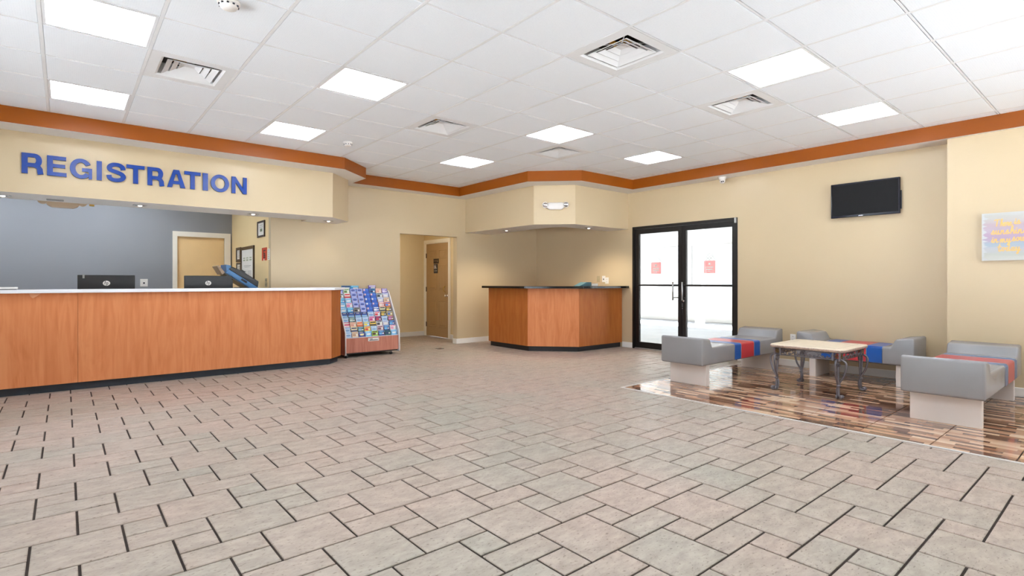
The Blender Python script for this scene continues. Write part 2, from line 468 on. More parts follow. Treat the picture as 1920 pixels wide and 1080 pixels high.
def tag(o, label=None, cat=None, group=None, kind=None):
    if label: o['label'] = label
    if cat: o['category'] = cat
    if group: o['group'] = group
    if kind: o['kind'] = kind
    return o
def thing(name, loc, label, cat, group=None, rz=0.0):
    o = bpy.data.objects.new(name, None)
    o.empty_display_size = 0.1
    o.location = loc; o.rotation_euler = (0, 0, rz)
    COL.objects.link(o)
    return tag(o, label, cat, group)
def struct(name, mb, parent=None):
    o = mb.build(name, parent)
    if parent is None: o['kind'] = 'structure'
    return o
def struct_root(name, loc):
    o = bpy.data.objects.new(name, None); o.location = loc; o['kind'] = 'structure'
    COL.objects.link(o)
    return o
def copy_tree(o, parent=None):
    c = o.copy(); COL.objects.link(c)
    c.parent = parent
    for ch in list(o.children): copy_tree(ch, c)
    return c

_tc = {}
def text(body, bold=0.0, shear=0.0, depth=0.0):
    """built-in font outline turned into mesh data, lower-left at 0, normalised to a height of 1"""
    key = (body, bold, shear, depth)
    if key in _tc: return _tc[key]
    cu = bpy.data.curves.new('t', 'FONT')
    cu.body = body; cu.size = 1; cu.offset = bold; cu.shear = shear; cu.extrude = depth / 2; cu.resolution_u = 4
    ob = bpy.data.objects.new('t', cu); COL.objects.link(ob)
    bpy.context.view_layer.update()
    dg = bpy.context.evaluated_depsgraph_get()
    me = bpy.data.meshes.new_from_object(ob.evaluated_get(dg))
    vs = [tuple(v.co) for v in me.vertices]; fs = [tuple(p.vertices) for p in me.polygons]
    bpy.data.objects.remove(ob); bpy.data.curves.remove(cu); bpy.data.meshes.remove(me)
    x0 = min(p[0] for p in vs); x1 = max(p[0] for p in vs); y0 = min(p[1] for p in vs); y1 = max(p[1] for p in vs)
    _tc[key] = ([((p[0] - x0) / (x1 - x0), (p[1] - y0) / (y1 - y0), p[2]) for p in vs], fs, (x1 - x0) / (y1 - y0))
    return _tc[key]

# facing helpers: u to the viewer's right, v up, w out of the wall towards the viewer
def on_south(x0, y, z0):            # wall face that looks towards -Y
    return lambda u, v, w: (x0 + u, y - w, z0 + v)
def on_west(x, y0, z0):             # wall face that looks towards -X
    return lambda u, v, w: (x - w, y0 - u, z0 + v)
def put_text(mb, body, fn, u0, v0, width, height, m, w=0.001, bold=0.02, shear=0.0, depth=0.0):
    vs, fs, asp = text(body, bold, shear, depth)
    mb.map([(p[0] * width + u0, p[1] * height + v0, p[2] + w) for p in vs], fs, lambda a, b, c: fn(a, b, c), m)

# ------------------------------------------------------------------ room shell
XR, YB, CEIL = 7.73, 8.19, 2.88           # right wall, back wall, ceiling height
XL, YF = -3.0, -1.9                        # left wall and street front, both outside the frame
PIER = 7.47
TZ = 2.719                                 # underside of the orange cornice
SOF = 2.083                                # underside of the soffits
OFFX, OFFY = 2.358, 10.55                  # office side wall and back wall

struct('wall_back', MB().box(OFFX, YB, 0, 4.495, YB + .12, CEIL + .1, 'cream').box(4.495, YB, 2.0, 5.69, YB + .12, CEIL + .1, 'cream').box(5.69, YB, 0, XR + .15, YB + .12, CEIL + .1, 'cream'))
struct('wall_right', MB().box(XR, 1.30, 0, XR + .15, 3.853, CEIL + .1, 'cream').box(XR, 3.853, 2.118, XR + .15, 5.728, CEIL + .1, 'cream').box(XR, 5.728, 0, XR + .15, YB, CEIL + .1, 'cream'))
struct('wall_pier', MB().box(PIER, YF, 0, XR + .15, 1.393, CEIL + .1, 'cream'))
LW0, LW1 = -1.6, 5.6
struct('wall_left', MB().box(XL - .15, YF - .15, 0, XL, LW0, CEIL + .1, 'cream').box(XL - .15, LW1, 0, XL, OFFY, CEIL + .1, 'cream').box(XL - .15, LW0, 0, XL, LW1, .35, 'cream').box(XL - .15, LW0, 2.55, XL, LW1, CEIL + .1, 'cream'))
wf = MB()
WIN = [(2.3, 4.4), (4.7, 7.3)]
wf.box(XL, YF - .15, 0, XR + .15, YF, 0.35, 'cream').box(XL, YF - .15, 2.55, XR + .15, YF, CEIL + .1, 'cream')
px = XL
for a, b in WIN:
    wf.box(px, YF - .15, 0.35, a, YF, 2.55, 'cream'); px = b
wf.box(px, YF - .15, 0.35, XR + .15, YF, 2.55, 'cream')
struct('wall_front', wf)
for i, (a, b) in enumerate(WIN):
    r = struct_root('window_%d' % (i + 1), ((a + b) / 2, YF - .08, 0.35))
    fr = MB()
    fr.box(a, YF - .11, .35, b, YF - .05, .41, 'black_frame').box(a, YF - .11, 2.49, b, YF - .05, 2.55, 'black_frame')
    for x in (a, (a + b) / 2 - .03, b - .06): fr.box(x, YF - .11, .41, x + .06, YF - .05, 2.49, 'black_frame')
    fr.build('window_frame', r)
    for x0, x1 in ((a + .06, (a + b) / 2 - .03), ((a + b) / 2 + .03, b - .06)):
        MB().box(x0, YF - .084, .41, x1, YF - .076, 2.49, 'glass').build('pane', r)
    ld = bpy.data.lights.new('daylight', 'AREA'); ld.shape = 'RECTANGLE'; ld.size = b - a; ld.size_y = 2.2
    ld.cycles.is_portal = True
    lo = bpy.data.objects.new('daylight_portal', ld); COL.objects.link(lo)
    lo.location = ((a + b) / 2, YF - .17, 1.45); lo.rotation_euler = (math.pi / 2, 0, 0)
r = struct_root('window_3', (XL - .08, (LW0 + LW1) / 2, 0.35))  # unseen left window, added to bring more daylight onto the ceiling
fr = MB()
fr.box(XL - .11, LW0, .35, XL - .05, LW1, .41, 'black_frame').box(XL - .11, LW0, 2.49, XL - .05, LW1, 2.55, 'black_frame')
nd = 4
ww_ = (LW1 - LW0 - .06) / nd
for q in range(nd + 1): fr.box(XL - .11, LW0 + q * ww_, .41, XL - .05, LW0 + q * ww_ + .06, 2.49, 'black_frame')
fr.build('window_frame', r)
for q in range(nd): MB().box(XL - .084, LW0 + q * ww_ + .06, .41, XL - .076, LW0 + (q + 1) * ww_, 2.49, 'glass').build('pane', r)
ld = bpy.data.lights.new('daylight', 'AREA'); ld.shape = 'RECTANGLE'; ld.size = LW1 - LW0; ld.size_y = 2.2
ld.cycles.is_portal = True
lo = bpy.data.objects.new('daylight_portal', ld); COL.objects.link(lo)
lo.location = (XL - .17, (LW0 + LW1) / 2, 1.45); lo.rotation_euler = (math.pi / 2, 0, -math.pi / 2)
# office behind the counter
struct('wall_office_back', MB().box(XL, OFFY, 0, 1.49, OFFY + .12, CEIL + .1, 'grey_wall').box(1.49, OFFY, 1.95, 2.235, OFFY + .12, CEIL + .1, 'grey_wall').box(2.235, OFFY, 0, OFFX + .12, OFFY + .12, CEIL + .1, 'grey_wall'))
struct('wall_office_right', MB().box(OFFX, YB + .12, 0, OFFX + .12, OFFY, CEIL + .1, 'cream_office_lit'))
# hallway to the washrooms
HX, HY2 = 6.05, 9.94
struct('wall_hall_back', MB().box(4.2, HY2, 0, HX + .12, HY2 + .12, CEIL, 'cream_hall'))
struct('wall_hall_left', MB().box(4.1, YB + .12, 0, 4.2, HY2 + .12, CEIL, 'cream_hall'))
struct('wall_hall_right', MB().box(HX, YB + .12, 0, HX + .12, 8.99, CEIL, 'cream_hall').box(HX, 8.99, 1.99, HX + .12, 9.90, CEIL, 'cream_hall').box(HX, 9.90, 0, HX + .12, HY2, CEIL, 'cream_hall'))
# soffit beams
CH = ((2.97, 7.38), (3.36, 7.74))
struct('wall_soffit_left', MB().prism([(XL, 7.38), CH[0], CH[1], (3.36, YB), (2.8, YB), (2.8, 7.95), (XL, 7.95)], SOF, TZ, 'cream', bottom='soffit'))
INNER = [(XR, 6.30), (7.25, 6.295), (6.83, 6.262), (6.62, 6.275), (6.52, 6.31), (6.455, 6.40), (6.43, 6.52), (6.415, 6.84), (6.49, 7.7), (6.54, YB)]
struct('wall_soffit_corner', MB().prism([(5.885, YB), (5.885, 6.295), (6.36, 5.825), (XR, 5.825)] + INNER, SOF + .005, TZ, 'cream', bottom='soffit'))
# orange cornice
T1 = [(XL, 7.03), (3.0, 7.03), (3.52, 7.46), (3.52, YB), (XL, YB)]
struct('trim_1', MB().prism(T1, TZ, CEIL, 'orange', bottom='soffit'))
struct('trim_2', MB().prism([(3.52, 7.94), (5.572, 7.94), (5.572, YB), (3.52, YB)], TZ, CEIL, 'orange', bottom='soffit'))
struct('trim_3', MB().prism([(5.572, YB), (5.572, 6.097), (6.169, 5.52), (7.42, 5.50), (XR, 5.50), (XR, YB)], TZ, CEIL, 'orange', bottom='soffit'))
struct('trim_4', MB().prism([(7.42, YF), (XR, YF), (XR, 5.50), (7.42, 5.50)], TZ, CEIL, 'orange', bottom='soffit'))
# baseboards
def baseboard(name, x0, y0, x1, y1):
    struct(name, MB().box(x0, y0, 0, x1, y1, .095, 'white_paint', .004))
baseboard('baseboard_back', 5.69, YB - .016, XR, YB)
baseboard('baseboard_back_left', 3.30, YB - .016, 4.495, YB)
baseboard('baseboard_right', XR - .016, 1.393, XR, 3.853)
baseboard('baseboard_right_far', XR - .016, 5.728, XR, 5.95)
baseboard('baseboard_pier', PIER - .016, YF, PIER, 1.393)
baseboard('baseboard_pier_return', PIER, 1.393, XR - .016, 1.409)
baseboard('baseboard_hall', 4.2, HY2 - .016, HX, HY2)
baseboard('baseboard_hall_right', HX - .016, YB + .12, HX, 8.93)
baseboard('baseboard_hall_jamb', 5.674, YB - .016, 5.69, YB + .12)

# ------------------------------------------------------------------ ceiling: slab, grid runners, tiles
T = 0.61503; GX, GY = 1.71774, 2.81929
LIGHTS = [(-3, 2), (-3, 5), (0, 2), (0, 5), (4, 2), (4, 5), (4, -2), (7, -2), (7, 2), (7, 5), (0, -2), (-3, -2), (-3, -6), (0, -6), (4, -6), (7, -6)]
LIGHTS.remove((7, 5))
VENTS = [(2, -1), (-2, 3), (2, 3), (5, -1), (5, 3)]
ceil = struct('ceiling', MB().box(XL - .1, YF - .1, CEIL + .10, XR + .1, YB + .1, CEIL + .16, 'void'))
struct('ceiling_office', MB().box(XL - .1, YB + .1, CEIL + .02, OFFX + .1, OFFY + .1, CEIL + .08, 'ceil'))
struct('ceiling_hall', MB().box(4.1, YB + .12, 2.45, HX + .12, HY2, 2.51, 'ceil'))
g = 0.011
imin, imax, jmin, jmax = -8, 9, -8, 8
tile_mb = MB()
h = T / 2 - g * .8 - .003
k = .0025
vs = [(-h, -h, .022), (h, -h, .022), (h, h, .022), (-h, h, .022), (-h, -h, k), (h, -h, k), (h, h, k), (-h, h, k), (-h + k, -h + k, 0), (h - k, -h + k, 0), (h - k, h - k, 0), (-h + k, h - k, 0)]
fs = [(0, 1, 2, 3), (8, 11, 10, 9)] + [(i, 4 + i, 4 + (i + 1) % 4, (i + 1) % 4) for i in range(4)] + [(4 + i, 8 + i, 8 + (i + 1) % 4, 4 + (i + 1) % 4) for i in range(4)]
tile_mb.add(vs, fs, 'ceil')
tile_me = tile_mb.mesh('ceiling_tile')
def add_part(name, me, parent, world):
    o = bpy.data.objects.new(name, me); o.parent = parent
    o.location = Vector(world) - parent.location
    COL.objects.link(o)
    return o
for i in range(imin, imax + 1):
    for j in range(jmin, jmax + 1):
        cx, cy = GX + (i + .5) * T, GY + (j + .5) * T
        if (i, j) in LIGHTS or (i, j) in VENTS: continue
        if cx - T / 2 > 7.42 or cy - T / 2 > 7.94: continue
        if cx + T / 2 < 3.0 and cy - T / 2 > 7.03: continue
        if cx > 6.2 and cy > 5.9 or cx > 7.6: continue
        if cy - T / 2 < YF - .3: continue
        add_part('ceiling_tile', tile_me, ceil, (cx, cy, CEIL + .0005))
for i in range(imin, imax + 2):
    x = GX + i * T
    if XL < x < 7.42:
        y1 = 7.03 if x < 3.0 else (7.94 if x < 5.57 else 5.5)
        MB().box(x - g, YF, CEIL - .0004, x + g, y1, CEIL + .03, 'tbar').build('grid_runner', ceil)
for j in range(jmin, jmax + 2):
    y = GY + j * T
    if YF < y < 7.94:
        x1 = 7.42 if y < 5.5 else 5.57
        x0 = XL if y < 7.03 else 3.52
        MB().box(x0, y - g * .55, CEIL + .0002, x1, y + g * .55, CEIL + .03, 'tbar').build('grid_tee', ceil)

# ------------------------------------------------------------------ floor
floor = struct('floor', MB().box(XL - .1, YF - .1, -.10, XR + .15, OFFY + .1, -.007, 'grout'))
MOD = .1655; OX, OY = 1.536, 1.794; JT = .0054
WX, WY = 4.757, 3.662                      # corner of the wood-look area
tmesh = {}
def tile_mesh(wd, ht, mat='tile', name='floor_tile', z=0.0, ch=.004):
    key = (round(wd, 4), round(ht, 4), mat)
    if key in tmesh: return tmesh[key]
    a, b = wd / 2, ht / 2
    vs = [(-a, -b, -.007), (a, -b, -.007), (a, b, -.007), (-a, b, -.007), (-a, -b, -.0025), (a, -b, -.0025), (a, b, -.0025), (-a, b, -.0025), (-a + ch, -b + ch, 0), (a - ch, -b + ch, 0), (a - ch, b - ch, 0), (-a + ch, b - ch, 0)]
    fs = [(8, 9, 10, 11)] + [((i + 1) % 4, 4 + (i + 1) % 4, 4 + i, i)[::-1] for i in range(4)] + [(4 + i, 4 + (i + 1) % 4, 8 + (i + 1) % 4, 8 + i) for i in range(4)]
    tmesh[key] = MB().add(vs, fs, mat).mesh(name)
    return tmesh[key]
def proj(x, y, z=0):
    c, s = math.cos(YAW), math.sin(YAW)
    r = x * c - y * s; d = x * s + y * c
    return (CX + FPX * r / d, HY - FPX * (z - CAM_H) / d, d) if d > .2 else None
rects = []
for a in range(-40, 60):
    for b in range(-40, 60):
        bx, by = 3 * a - b, a + 2 * b
        for (dx, dy, wd, ht) in ((0, 0, 2, 2), (-2, 1, 2, 1), (-1, 0, 1, 1)):
            x0, y0 = OX + (bx + dx) * MOD, OY + (by + dy) * MOD
            x1, y1 = x0 + wd * MOD, y0 + ht * MOD
            x0 += JT; y0 += JT; x1 -= JT; y1 -= JT
            if x1 < XL or y1 < YF or x0 > XR or y0 > HY2: continue
            if y0 > YB and not (4.2 < x0 < 6.1): continue
            x0, x1, y0, y1 = max(x0, XL), min(x1, XR), max(y0, YF), min(y1, HY2)
            out = []
            if x1 <= WX - .02 or y0 >= WY + .02: out = [(x0, y0, x1, y1)]
            else:
                if x0 < WX - .02: out.append((x0, y0, WX - .02, y1))
                if y1 > WY + .02: out.append((max(x0, WX - .02 + 2 * JT) if x0 < WX - .02 else x0, WY + .02, x1, y1))
            for q in out:
                if q[2] - q[0] > .02 and q[3] - q[1] > .02: rects.append(q)
def apparent(q):
    p = proj((q[0] + q[2]) / 2, (q[1] + q[3]) / 2)
    if p is None or not (-40 < p[0] < 1960 and p[1] < 1110): return 0
    return (q[2] - q[0]) * (q[3] - q[1]) / p[2] ** 3
rects.sort(key=apparent, reverse=True)
rest = MB()
NT = 222
for n, q in enumerate(rects):
    cx, cy, wd, ht = (q[0] + q[2]) / 2, (q[1] + q[3]) / 2, q[2] - q[0], q[3] - q[1]
    z = random.uniform(-.0006, .0006)
    if n < NT:
        o = add_part('floor_tile', tile_mesh(wd, ht), floor, (cx, cy, z))
    else:
        me = tile_mesh(wd, ht)
        rest.add([(v.co.x + cx, v.co.y + cy, v.co.z + z) for v in me.vertices], [tuple(p.vertices) for p in me.polygons], 'tile')
ro = rest.build('distant_floor_tiles', floor); ro['kind'] = 'stuff'
WT = .4445
yy = 3.655
row = 0
while yy > YF:
    y0, y1 = max(yy - WT, YF) + .0032, yy - .0032
    xx = WX + .01
    while xx < XR:
        x0, x1 = xx + .001, min(xx + WT, XR) - .001
        if (x0 + x1) / 2 < PIER or y0 > 1.39:
            o = add_part('wood_look_tile', tile_mesh(x1 - x0, y1 - y0, 'strip', 'wood_look_tile', ch=.0012), floor, ((x0 + x1) / 2, (y0 + y1) / 2, .001))
        xx += WT
    yy -= WT; row += 1
struct('trim_5', MB().box(WX - .016, YF, -.007, WX + .010, WY + .016, .003, 'strip_edge', .001))
struct('trim_6', MB().box(WX + .010, WY - .007, -.007, XR, WY + .016, .003, 'strip_edge', .001))

# ------------------------------------------------------------------ outside
struct('ground_outside', MB().box(-40, -40, -.30, 60, 50, -.11, 'pave'))
fa = thing('building', (16.5, 6, -.1), 'pale washed-out building seen outside through the glass doors', 'building')
MB().box(15.5, -8, -.1, 18, 22, 4.6, 'facade').build('wall', fa)
MB().box(14.6, -8, 2.75, 15.5, 22, 3.05, 'facade_d').build('canopy', fa)
MB().box(XR + .16, .5, 2.95, 13.4, 10.5, 3.2, 'facade').build('shade_roof', fa)  # unseen roof added to shade the ground outside the doors
for y in (1, 3.4, 5.8, 8.2, 10.6, 13.0):
    MB().box(14.3, y, -.1, 14.5, y + .2, 2.75, 'facade_d').build('post', fa)
for y in (1.6, 4.2, 7.0, 9.2, 11.2):
    wdo = MB().box(15.46, y, 1.0, 15.5, y + 1.2, 2.3, 'facade_d').build('window', fa)

# ------------------------------------------------------------------ door_1: double glass doors
d1 = struct_root('door_1', (XR, 4.79, 0))
DY0, DY1, DZ = 3.853, 5.728, 2.118
MB().box(XR - .012, DY0, 0, XR + .12, DY0 + .04, DZ, 'black_frame').box(XR - .012, DY1 - .04, 0, XR + .12, DY1, DZ, 'black_frame').box(XR - .012, DY0 + .04, DZ - .045, XR + .12, DY1 - .04, DZ, 'black_frame').build('door_frame', d1)
MB().box(XR - .004, DY0 + .04, .0, XR + .12, DY1 - .04, .015, 'alu').build('threshold', d1)
for side, (ya, yb, g0, g1) in enumerate(((4.782, 5.688, 4.847, 5.604), (3.893, 4.776, 3.943, 4.703))):
    leaf = MB()
    x0, x1 = XR + .012, XR + .056
    leaf.box(x0, ya, .018, x1, g0, 2.07, 'black_frame').box(x0, g1, .018, x1, yb, 2.07, 'black_frame')
    leaf.box(x0, g0, .018, x1, g1, .121, 'black_frame').box(x0, g0, 1.988, x1, g1, 2.07, 'black_frame')
    lf = leaf.build('door_leaf', d1)
    MB().box(x0 + .018, g0, .121, x0 + .026, g1, 1.988, 'dim_glass').build('glass_pane', lf)
    MB().box(x0 - .028, g0 - .01, 1.088, x0 + .012, g1 + .01, 1.118, 'black_frame', .003).build('push_bar', lf)
    hy = 4.895 if side == 0 else 4.728
    hb = MB().tube([(x0 - .075, hy, .862), (x0 - .075, hy, 1.158)], .0125, 'alu', 10)
    sgn = -1 if side == 0 else 0
    for z in (.905, 1.112):
        hb.tube([(x0 - .075, hy, z), (x0 - .02, hy + sgn * .03, z), (x0, hy + sgn * .06, z)], .008, 'black_frame', 8)
    hb.build('pull_handle', lf)
    if side == 1:
        lk = MB()
        lk.lathe([(.016, 0), (.016, -.012), (.008, -.014)], (x0, 4.745, .852), 'chrome', 14, 'x')
        for z in (.80, .77, .73): lk.lathe([(.006, 0), (.006, -.004)], (x0, 4.768, z), 'chrome', 8, 'x')
        lk.build('lock', lf)
    # red house-shaped sticker, washed out by painted glare, with a lattice roof, on the pane
    yc = (5.372 + 5.176) / 2 if side == 0 else (4.410 + 4.214) / 2
    hw = .098
    dc = MB()
    xg = x0 + .017
    fnw = on_west(xg, yc, 1.296)
    dc.map([(-hw, 0, 0), (hw, 0, 0), (hw, .195, 0), (-hw, .195, 0)], [(0, 1, 2, 3)], fnw, 'decal_red')
    for (ua, va, ub, vb) in ((-.12, .19, 0, .31), (0, .31, .12, .19), (-.07, .195, .03, .28), (-.02, .195, .06, .26), (.07, .195, -.03, .28), (.02, .195, -.06, .26), (.055, .31, .055, .25)):
        L_ = math.hypot(ub - ua, vb - va); nx, ny = -(vb - va) / L_ * .005, (ub - ua) / L_ * .005
        dc.map([(ua - nx, va - ny, .001), (ub - nx, vb - ny, .001), (ub + nx, vb + ny, .001), (ua + nx, va + ny, .001)], [(0, 1, 2, 3)], fnw, 'decal_grey')
    for (u, v, ww, hh) in ((-.015, .13, .03, .03), (-.06, .085, .12, .012), (-.05, .05, .10, .018), (-.035, .025, .05, .010)):
        dc.map([(u, v, .001), (u + ww, v, .001), (u + ww, v + hh, .001), (u, v + hh, .001)], [(0, 1, 2, 3)], fnw, 'paper')
    dc.build('sticker', lf)
cl = MB().box(XR - .045, 3.862, 2.035, XR - .012, 3.885, 2.112, 'alu', .003)
cl.build('door_bracket', d1)

# ------------------------------------------------------------------ door_2: washroom door (six panels)
d2 = struct_root('door_2', (HX, 9.45, 0))
fr = MB().box(HX - .016, 8.93, 0, HX, 9.0, 2.05, 'frame_white').box(HX - .016, 9.90, 0, HX, 9.94, 2.05, 'frame_white').box(HX - .016, 9.0, 1.985, HX, 9.90, 2.05, 'frame_white')
fr.box(HX, 8.985, 0, HX + .12, 9.0, 1.985, 'frame_white').box(HX, 9.885, 0, HX + .12, 9.90, 1.985, 'frame_white').box(HX, 9.0, 1.97, HX + .12, 9.885, 1.985, 'frame_white')
fr.build('door_frame', d2)
lf = MB().box(HX + .016, 9.003, .008, HX + .05, 9.882, 1.968, 'door_paint').build('door_leaf', d2)
for ya, yb in ((9.10, 9.40), (9.49, 9.79)):
    for za, zb in ((.20, .78), (.98, 1.52), (1.64, 1.84)):
        pm = MB()
        a, b, c, d = ya, yb, za, zb
        x = HX + .016
        ring = [(x, a, c), (x, b, c), (x, b, d), (x, a, d), (x - .006, a + .02, c + .02), (x - .006, b - .02, c + .02), (x - .006, b - .02, d - .02), (x - .006, a + .02, d - .02),
                (x + .0, a + .035, c + .035), (x + .0, b - .035, c + .035), (x + .0, b - .035, d - .035), (x + .0, a + .035, d - .035), (x - .007, a + .06, c + .06), (x - .007, b - .06, c + .06), (x - .007, b - .06, d - .06), (x - .007, a + .06, d - .06)]
        fs_ = [(r * 4 + i, r * 4 + (i + 1) % 4, r * 4 + 4 + (i + 1) % 4, r * 4 + 4 + i)[::-1] for r in range(3) for i in range(4)] + [(15, 14, 13, 12)]
        pm.add(ring, fs_, 'door_paint').build('door_panel', lf)
for z in (.25, 1.0, 1.72):
    MB().box(HX + .004, 9.868, z - .05, HX + .016, 9.89, z + .05, 'darkwood').build('hinge', lf)
kb = MB().lathe([(.028, 0), (.028, -.008), (.012, -.012), (.012, -.035), (.026, -.042), (.028, -.058), (.015, -.068)], (HX + .016, 9.075, .875), 'chrome', 16, 'x').build('door_knob', lf)
ph = MB().tube([(HX + .012, 9.135, .95), (HX - .02, 9.145, .965), (HX - .03, 9.15, 1.01), (HX - .02, 9.145, 1.055), (HX + .012, 9.135, 1.07)], .008, 'brass', 8).build('pull_handle', lf)
# signs on it
sg = MB().box(HX + .008, 9.585, 1.545, HX + .0155, 9.395, 1.645, 'sign_black')
f2 = on_west(HX + .008, 9.585, 1.545)
put_text(sg, 'RESTROOM', f2, .02, .045, .10, .022, 'pbrown', .0008, .02)
sg.map([(.14, .03, .0008), (.165, .03, .0008), (.165, .075, .0008), (.14, .075, .0008)], [(0, 1, 2, 3)], f2, 'pbrown')
tag(sg.build('door_sign'), 'small dark brown plaque on the tan hallway door, above the navy sign', 'sign')
sg = MB().box(HX + .008, 9.575, 1.34, HX + .0155, 9.435, 1.535, 'sign_blue')
f2 = on_west(HX + .008, 9.575, 1.34)
def person_icon(mb, u, dress):
    mb.map([(u + .009 * math.cos(a), .172 + .009 * math.sin(a), .0008) for a in [i * math.pi / 4 for i in range(8)]], [tuple(range(8))], f2, 'outlet')
    if dress:
        mb.map([(u - .008, .16, .0008), (u + .008, .16, .0008), (u + .022, .115, .0008), (u - .022, .115, .0008)], [(0, 3, 2, 1)], f2, 'outlet')
        mb.map([(u - .01, .115, .0008), (u + .01, .115, .0008), (u + .01, .088, .0008), (u - .01, .088, .0008)], [(0, 3, 2, 1)], f2, 'outlet')
    else:
        mb.map([(u - .013, .16, .0008), (u + .013, .16, .0008), (u + .010, .088, .0008), (u - .010, .088, .0008)], [(0, 3, 2, 1)], f2, 'outlet')
person_icon(sg, .028, False); person_icon(sg, .075, True)
ring = [(.112 + .013 * math.cos(a), .105 + .016 * math.sin(a), .0008) for a in [i * math.pi / 5 for i in range(10)]]
sg.map(ring, [tuple(range(10))], f2, 'ink')
put_text(sg, 'RESTROOM', f2, .018, .048, .105, .014, 'outlet', .0008, .01)
for u in range(8): sg.map([(.02 + u * .013, .028, .0008), (.028 + u * .013, .028, .0008), (.028 + u * .013, .036, .0008), (.02 + u * .013, .036, .0008)], [(0, 1, 2, 3)], f2, 'ink')
tag(sg.build('restroom_sign'), 'navy restroom sign with white figures on the tan hallway door', 'sign')

# ------------------------------------------------------------------ door_3: office door
d3 = struct_root('door_3', (1.87, OFFY, 0))
MB().box(1.425, OFFY - .018, 0, 1.495, OFFY, 2.03, 'frame_white').box(2.232, OFFY - .018, 0, 2.332, OFFY, 2.03, 'frame_white').box(1.495, OFFY - .018, 1.945, 2.232, OFFY, 2.03, 'frame_white').build('door_frame', d3)
MB().box(1.49, OFFY + .03, .005, 2.235, OFFY + .07, 1.95, 'office_door').build('door_leaf', d3)

# ------------------------------------------------------------------ registration counter
ct = thing('reception_counter', (0.1, 7.6, 0), 'long orange wood reception counter with a white top under the blue lettering', 'counter')
PX = 0.107
for x0, x1 in ((XL + .01, PX - .0015), (PX + .0015, 2.9)):
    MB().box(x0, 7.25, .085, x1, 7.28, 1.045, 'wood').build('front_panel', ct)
MB().prism([(2.9, 7.25), (3.13, 7.48), (3.11, 7.50), (2.9, 7.285)], .085, 1.045, 'wood_shaded').build('corner_panel', ct)
MB().box(3.10, 7.50, .085, 3.13, 7.93, 1.045, 'wood_shaded').build('end_panel', ct)
MB().prism([(XL + .01, 7.31), (2.9, 7.31), (3.09, 7.50), (3.09, 7.93), (2.9, 7.93), (2.9, 7.38), (XL + .01, 7.38)], 0, .09, 'toe').build('toe_kick', ct)
MB().prism([(XL + .01, 7.2), (2.925, 7.2), (3.19, 7.465), (3.19, 7.96), (2.85, 7.96), (2.85, 7.60), (XL + .01, 7.60)], 1.045, 1.080, 'top_white', bev=.003).build('countertop', ct)
dk = thing('work_desk', (.2, 8.2, 0), 'white work desk behind the reception counter under the two monitors', 'desk')
MB().box(XL + .01, 7.985, .70, 2.33, 8.60, .73, 'top_white').build('desk_top', dk)
MB().box(XL + .01, 7.30, .09, 2.9, 7.40, 1.04, 'wood_shaded').build('carcass', ct)
for x in (-2.9, -.3, 2.28): MB().box(x, 8.0, 0, x + .03, 8.55, .70, 'wood_shaded').build('side_panel', dk)
pe = MB()
pv = [(-.285, 7.249, 1.044), (-.20, 7.249, 1.044), (-.205, 7.242, 1.03), (-.235, 7.228, 1.005), (-.255, 7.222, .992), (-.275, 7.236, 1.012)]
pv2 = [(a, b + .005, c) for a, b, c in pv]
pe.add(pv + pv2, [(0, 1, 2, 3, 4, 5), (11, 10, 9, 8, 7, 6)] + [(i, 6 + i, 6 + (i + 1) % 6, (i + 1) % 6) for i in range(6)], 'peel').build('peeling_veneer', ct)['label'] = 'torn flap of raw board under the white top'

# sign letters
sg = thing('registration_sign', (0.74, 7.37, 2.29), 'blue raised REGISTRATION lettering on the cream soffit above the counter', 'sign')
LET = [('R', -.348, -.176), ('E', -.147, .014), ('G', .041, .232), ('I', .272, .319), ('S', .360, .537), ('T', .543, .717), ('R', .744, .910), ('A', .940, 1.130), ('T', 1.118, 1.293), ('I', 1.316, 1.373), ('O', 1.403, 1.612), ('N', 1.641, 1.821)]
SY = 7.38
CAP, STEM, BAR = .212, .048, .041
def ribbon(path):
    """outline of a letter stroke along path; thick as a stem where it runs upright, as a bar where it runs level"""
    n = len(path); L_, R_ = [], []
    for i, p in enumerate(path):
        a, b = path[max(i - 1, 0)], path[min(i + 1, n - 1)]
        tx, ty = b[0] - a[0], b[1] - a[1]
        l = math.hypot(tx, ty); tx /= l; ty /= l
        hw_ = .5 * math.sqrt((ty * STEM) ** 2 + (tx * BAR) ** 2)
        L_.append((p[0] - ty * hw_, p[1] + tx * hw_)); R_.append((p[0] + ty * hw_, p[1] - tx * hw_))
    return [(L_[i], L_[i + 1], R_[i + 1], R_[i]) for i in range(n - 1)]
def quad(x0, y0, x1, y1): return [((x0, y0), (x1, y0), (x1, y1), (x0, y1))]
def arc(cx_, cy_, rx, ry, a0, a1, n_=20): return [(cx_ + rx * math.cos(math.radians(a0 + (a1 - a0) * i / n_)), cy_ + ry * math.sin(math.radians(a0 + (a1 - a0) * i / n_))) for i in range(n_ + 1)]
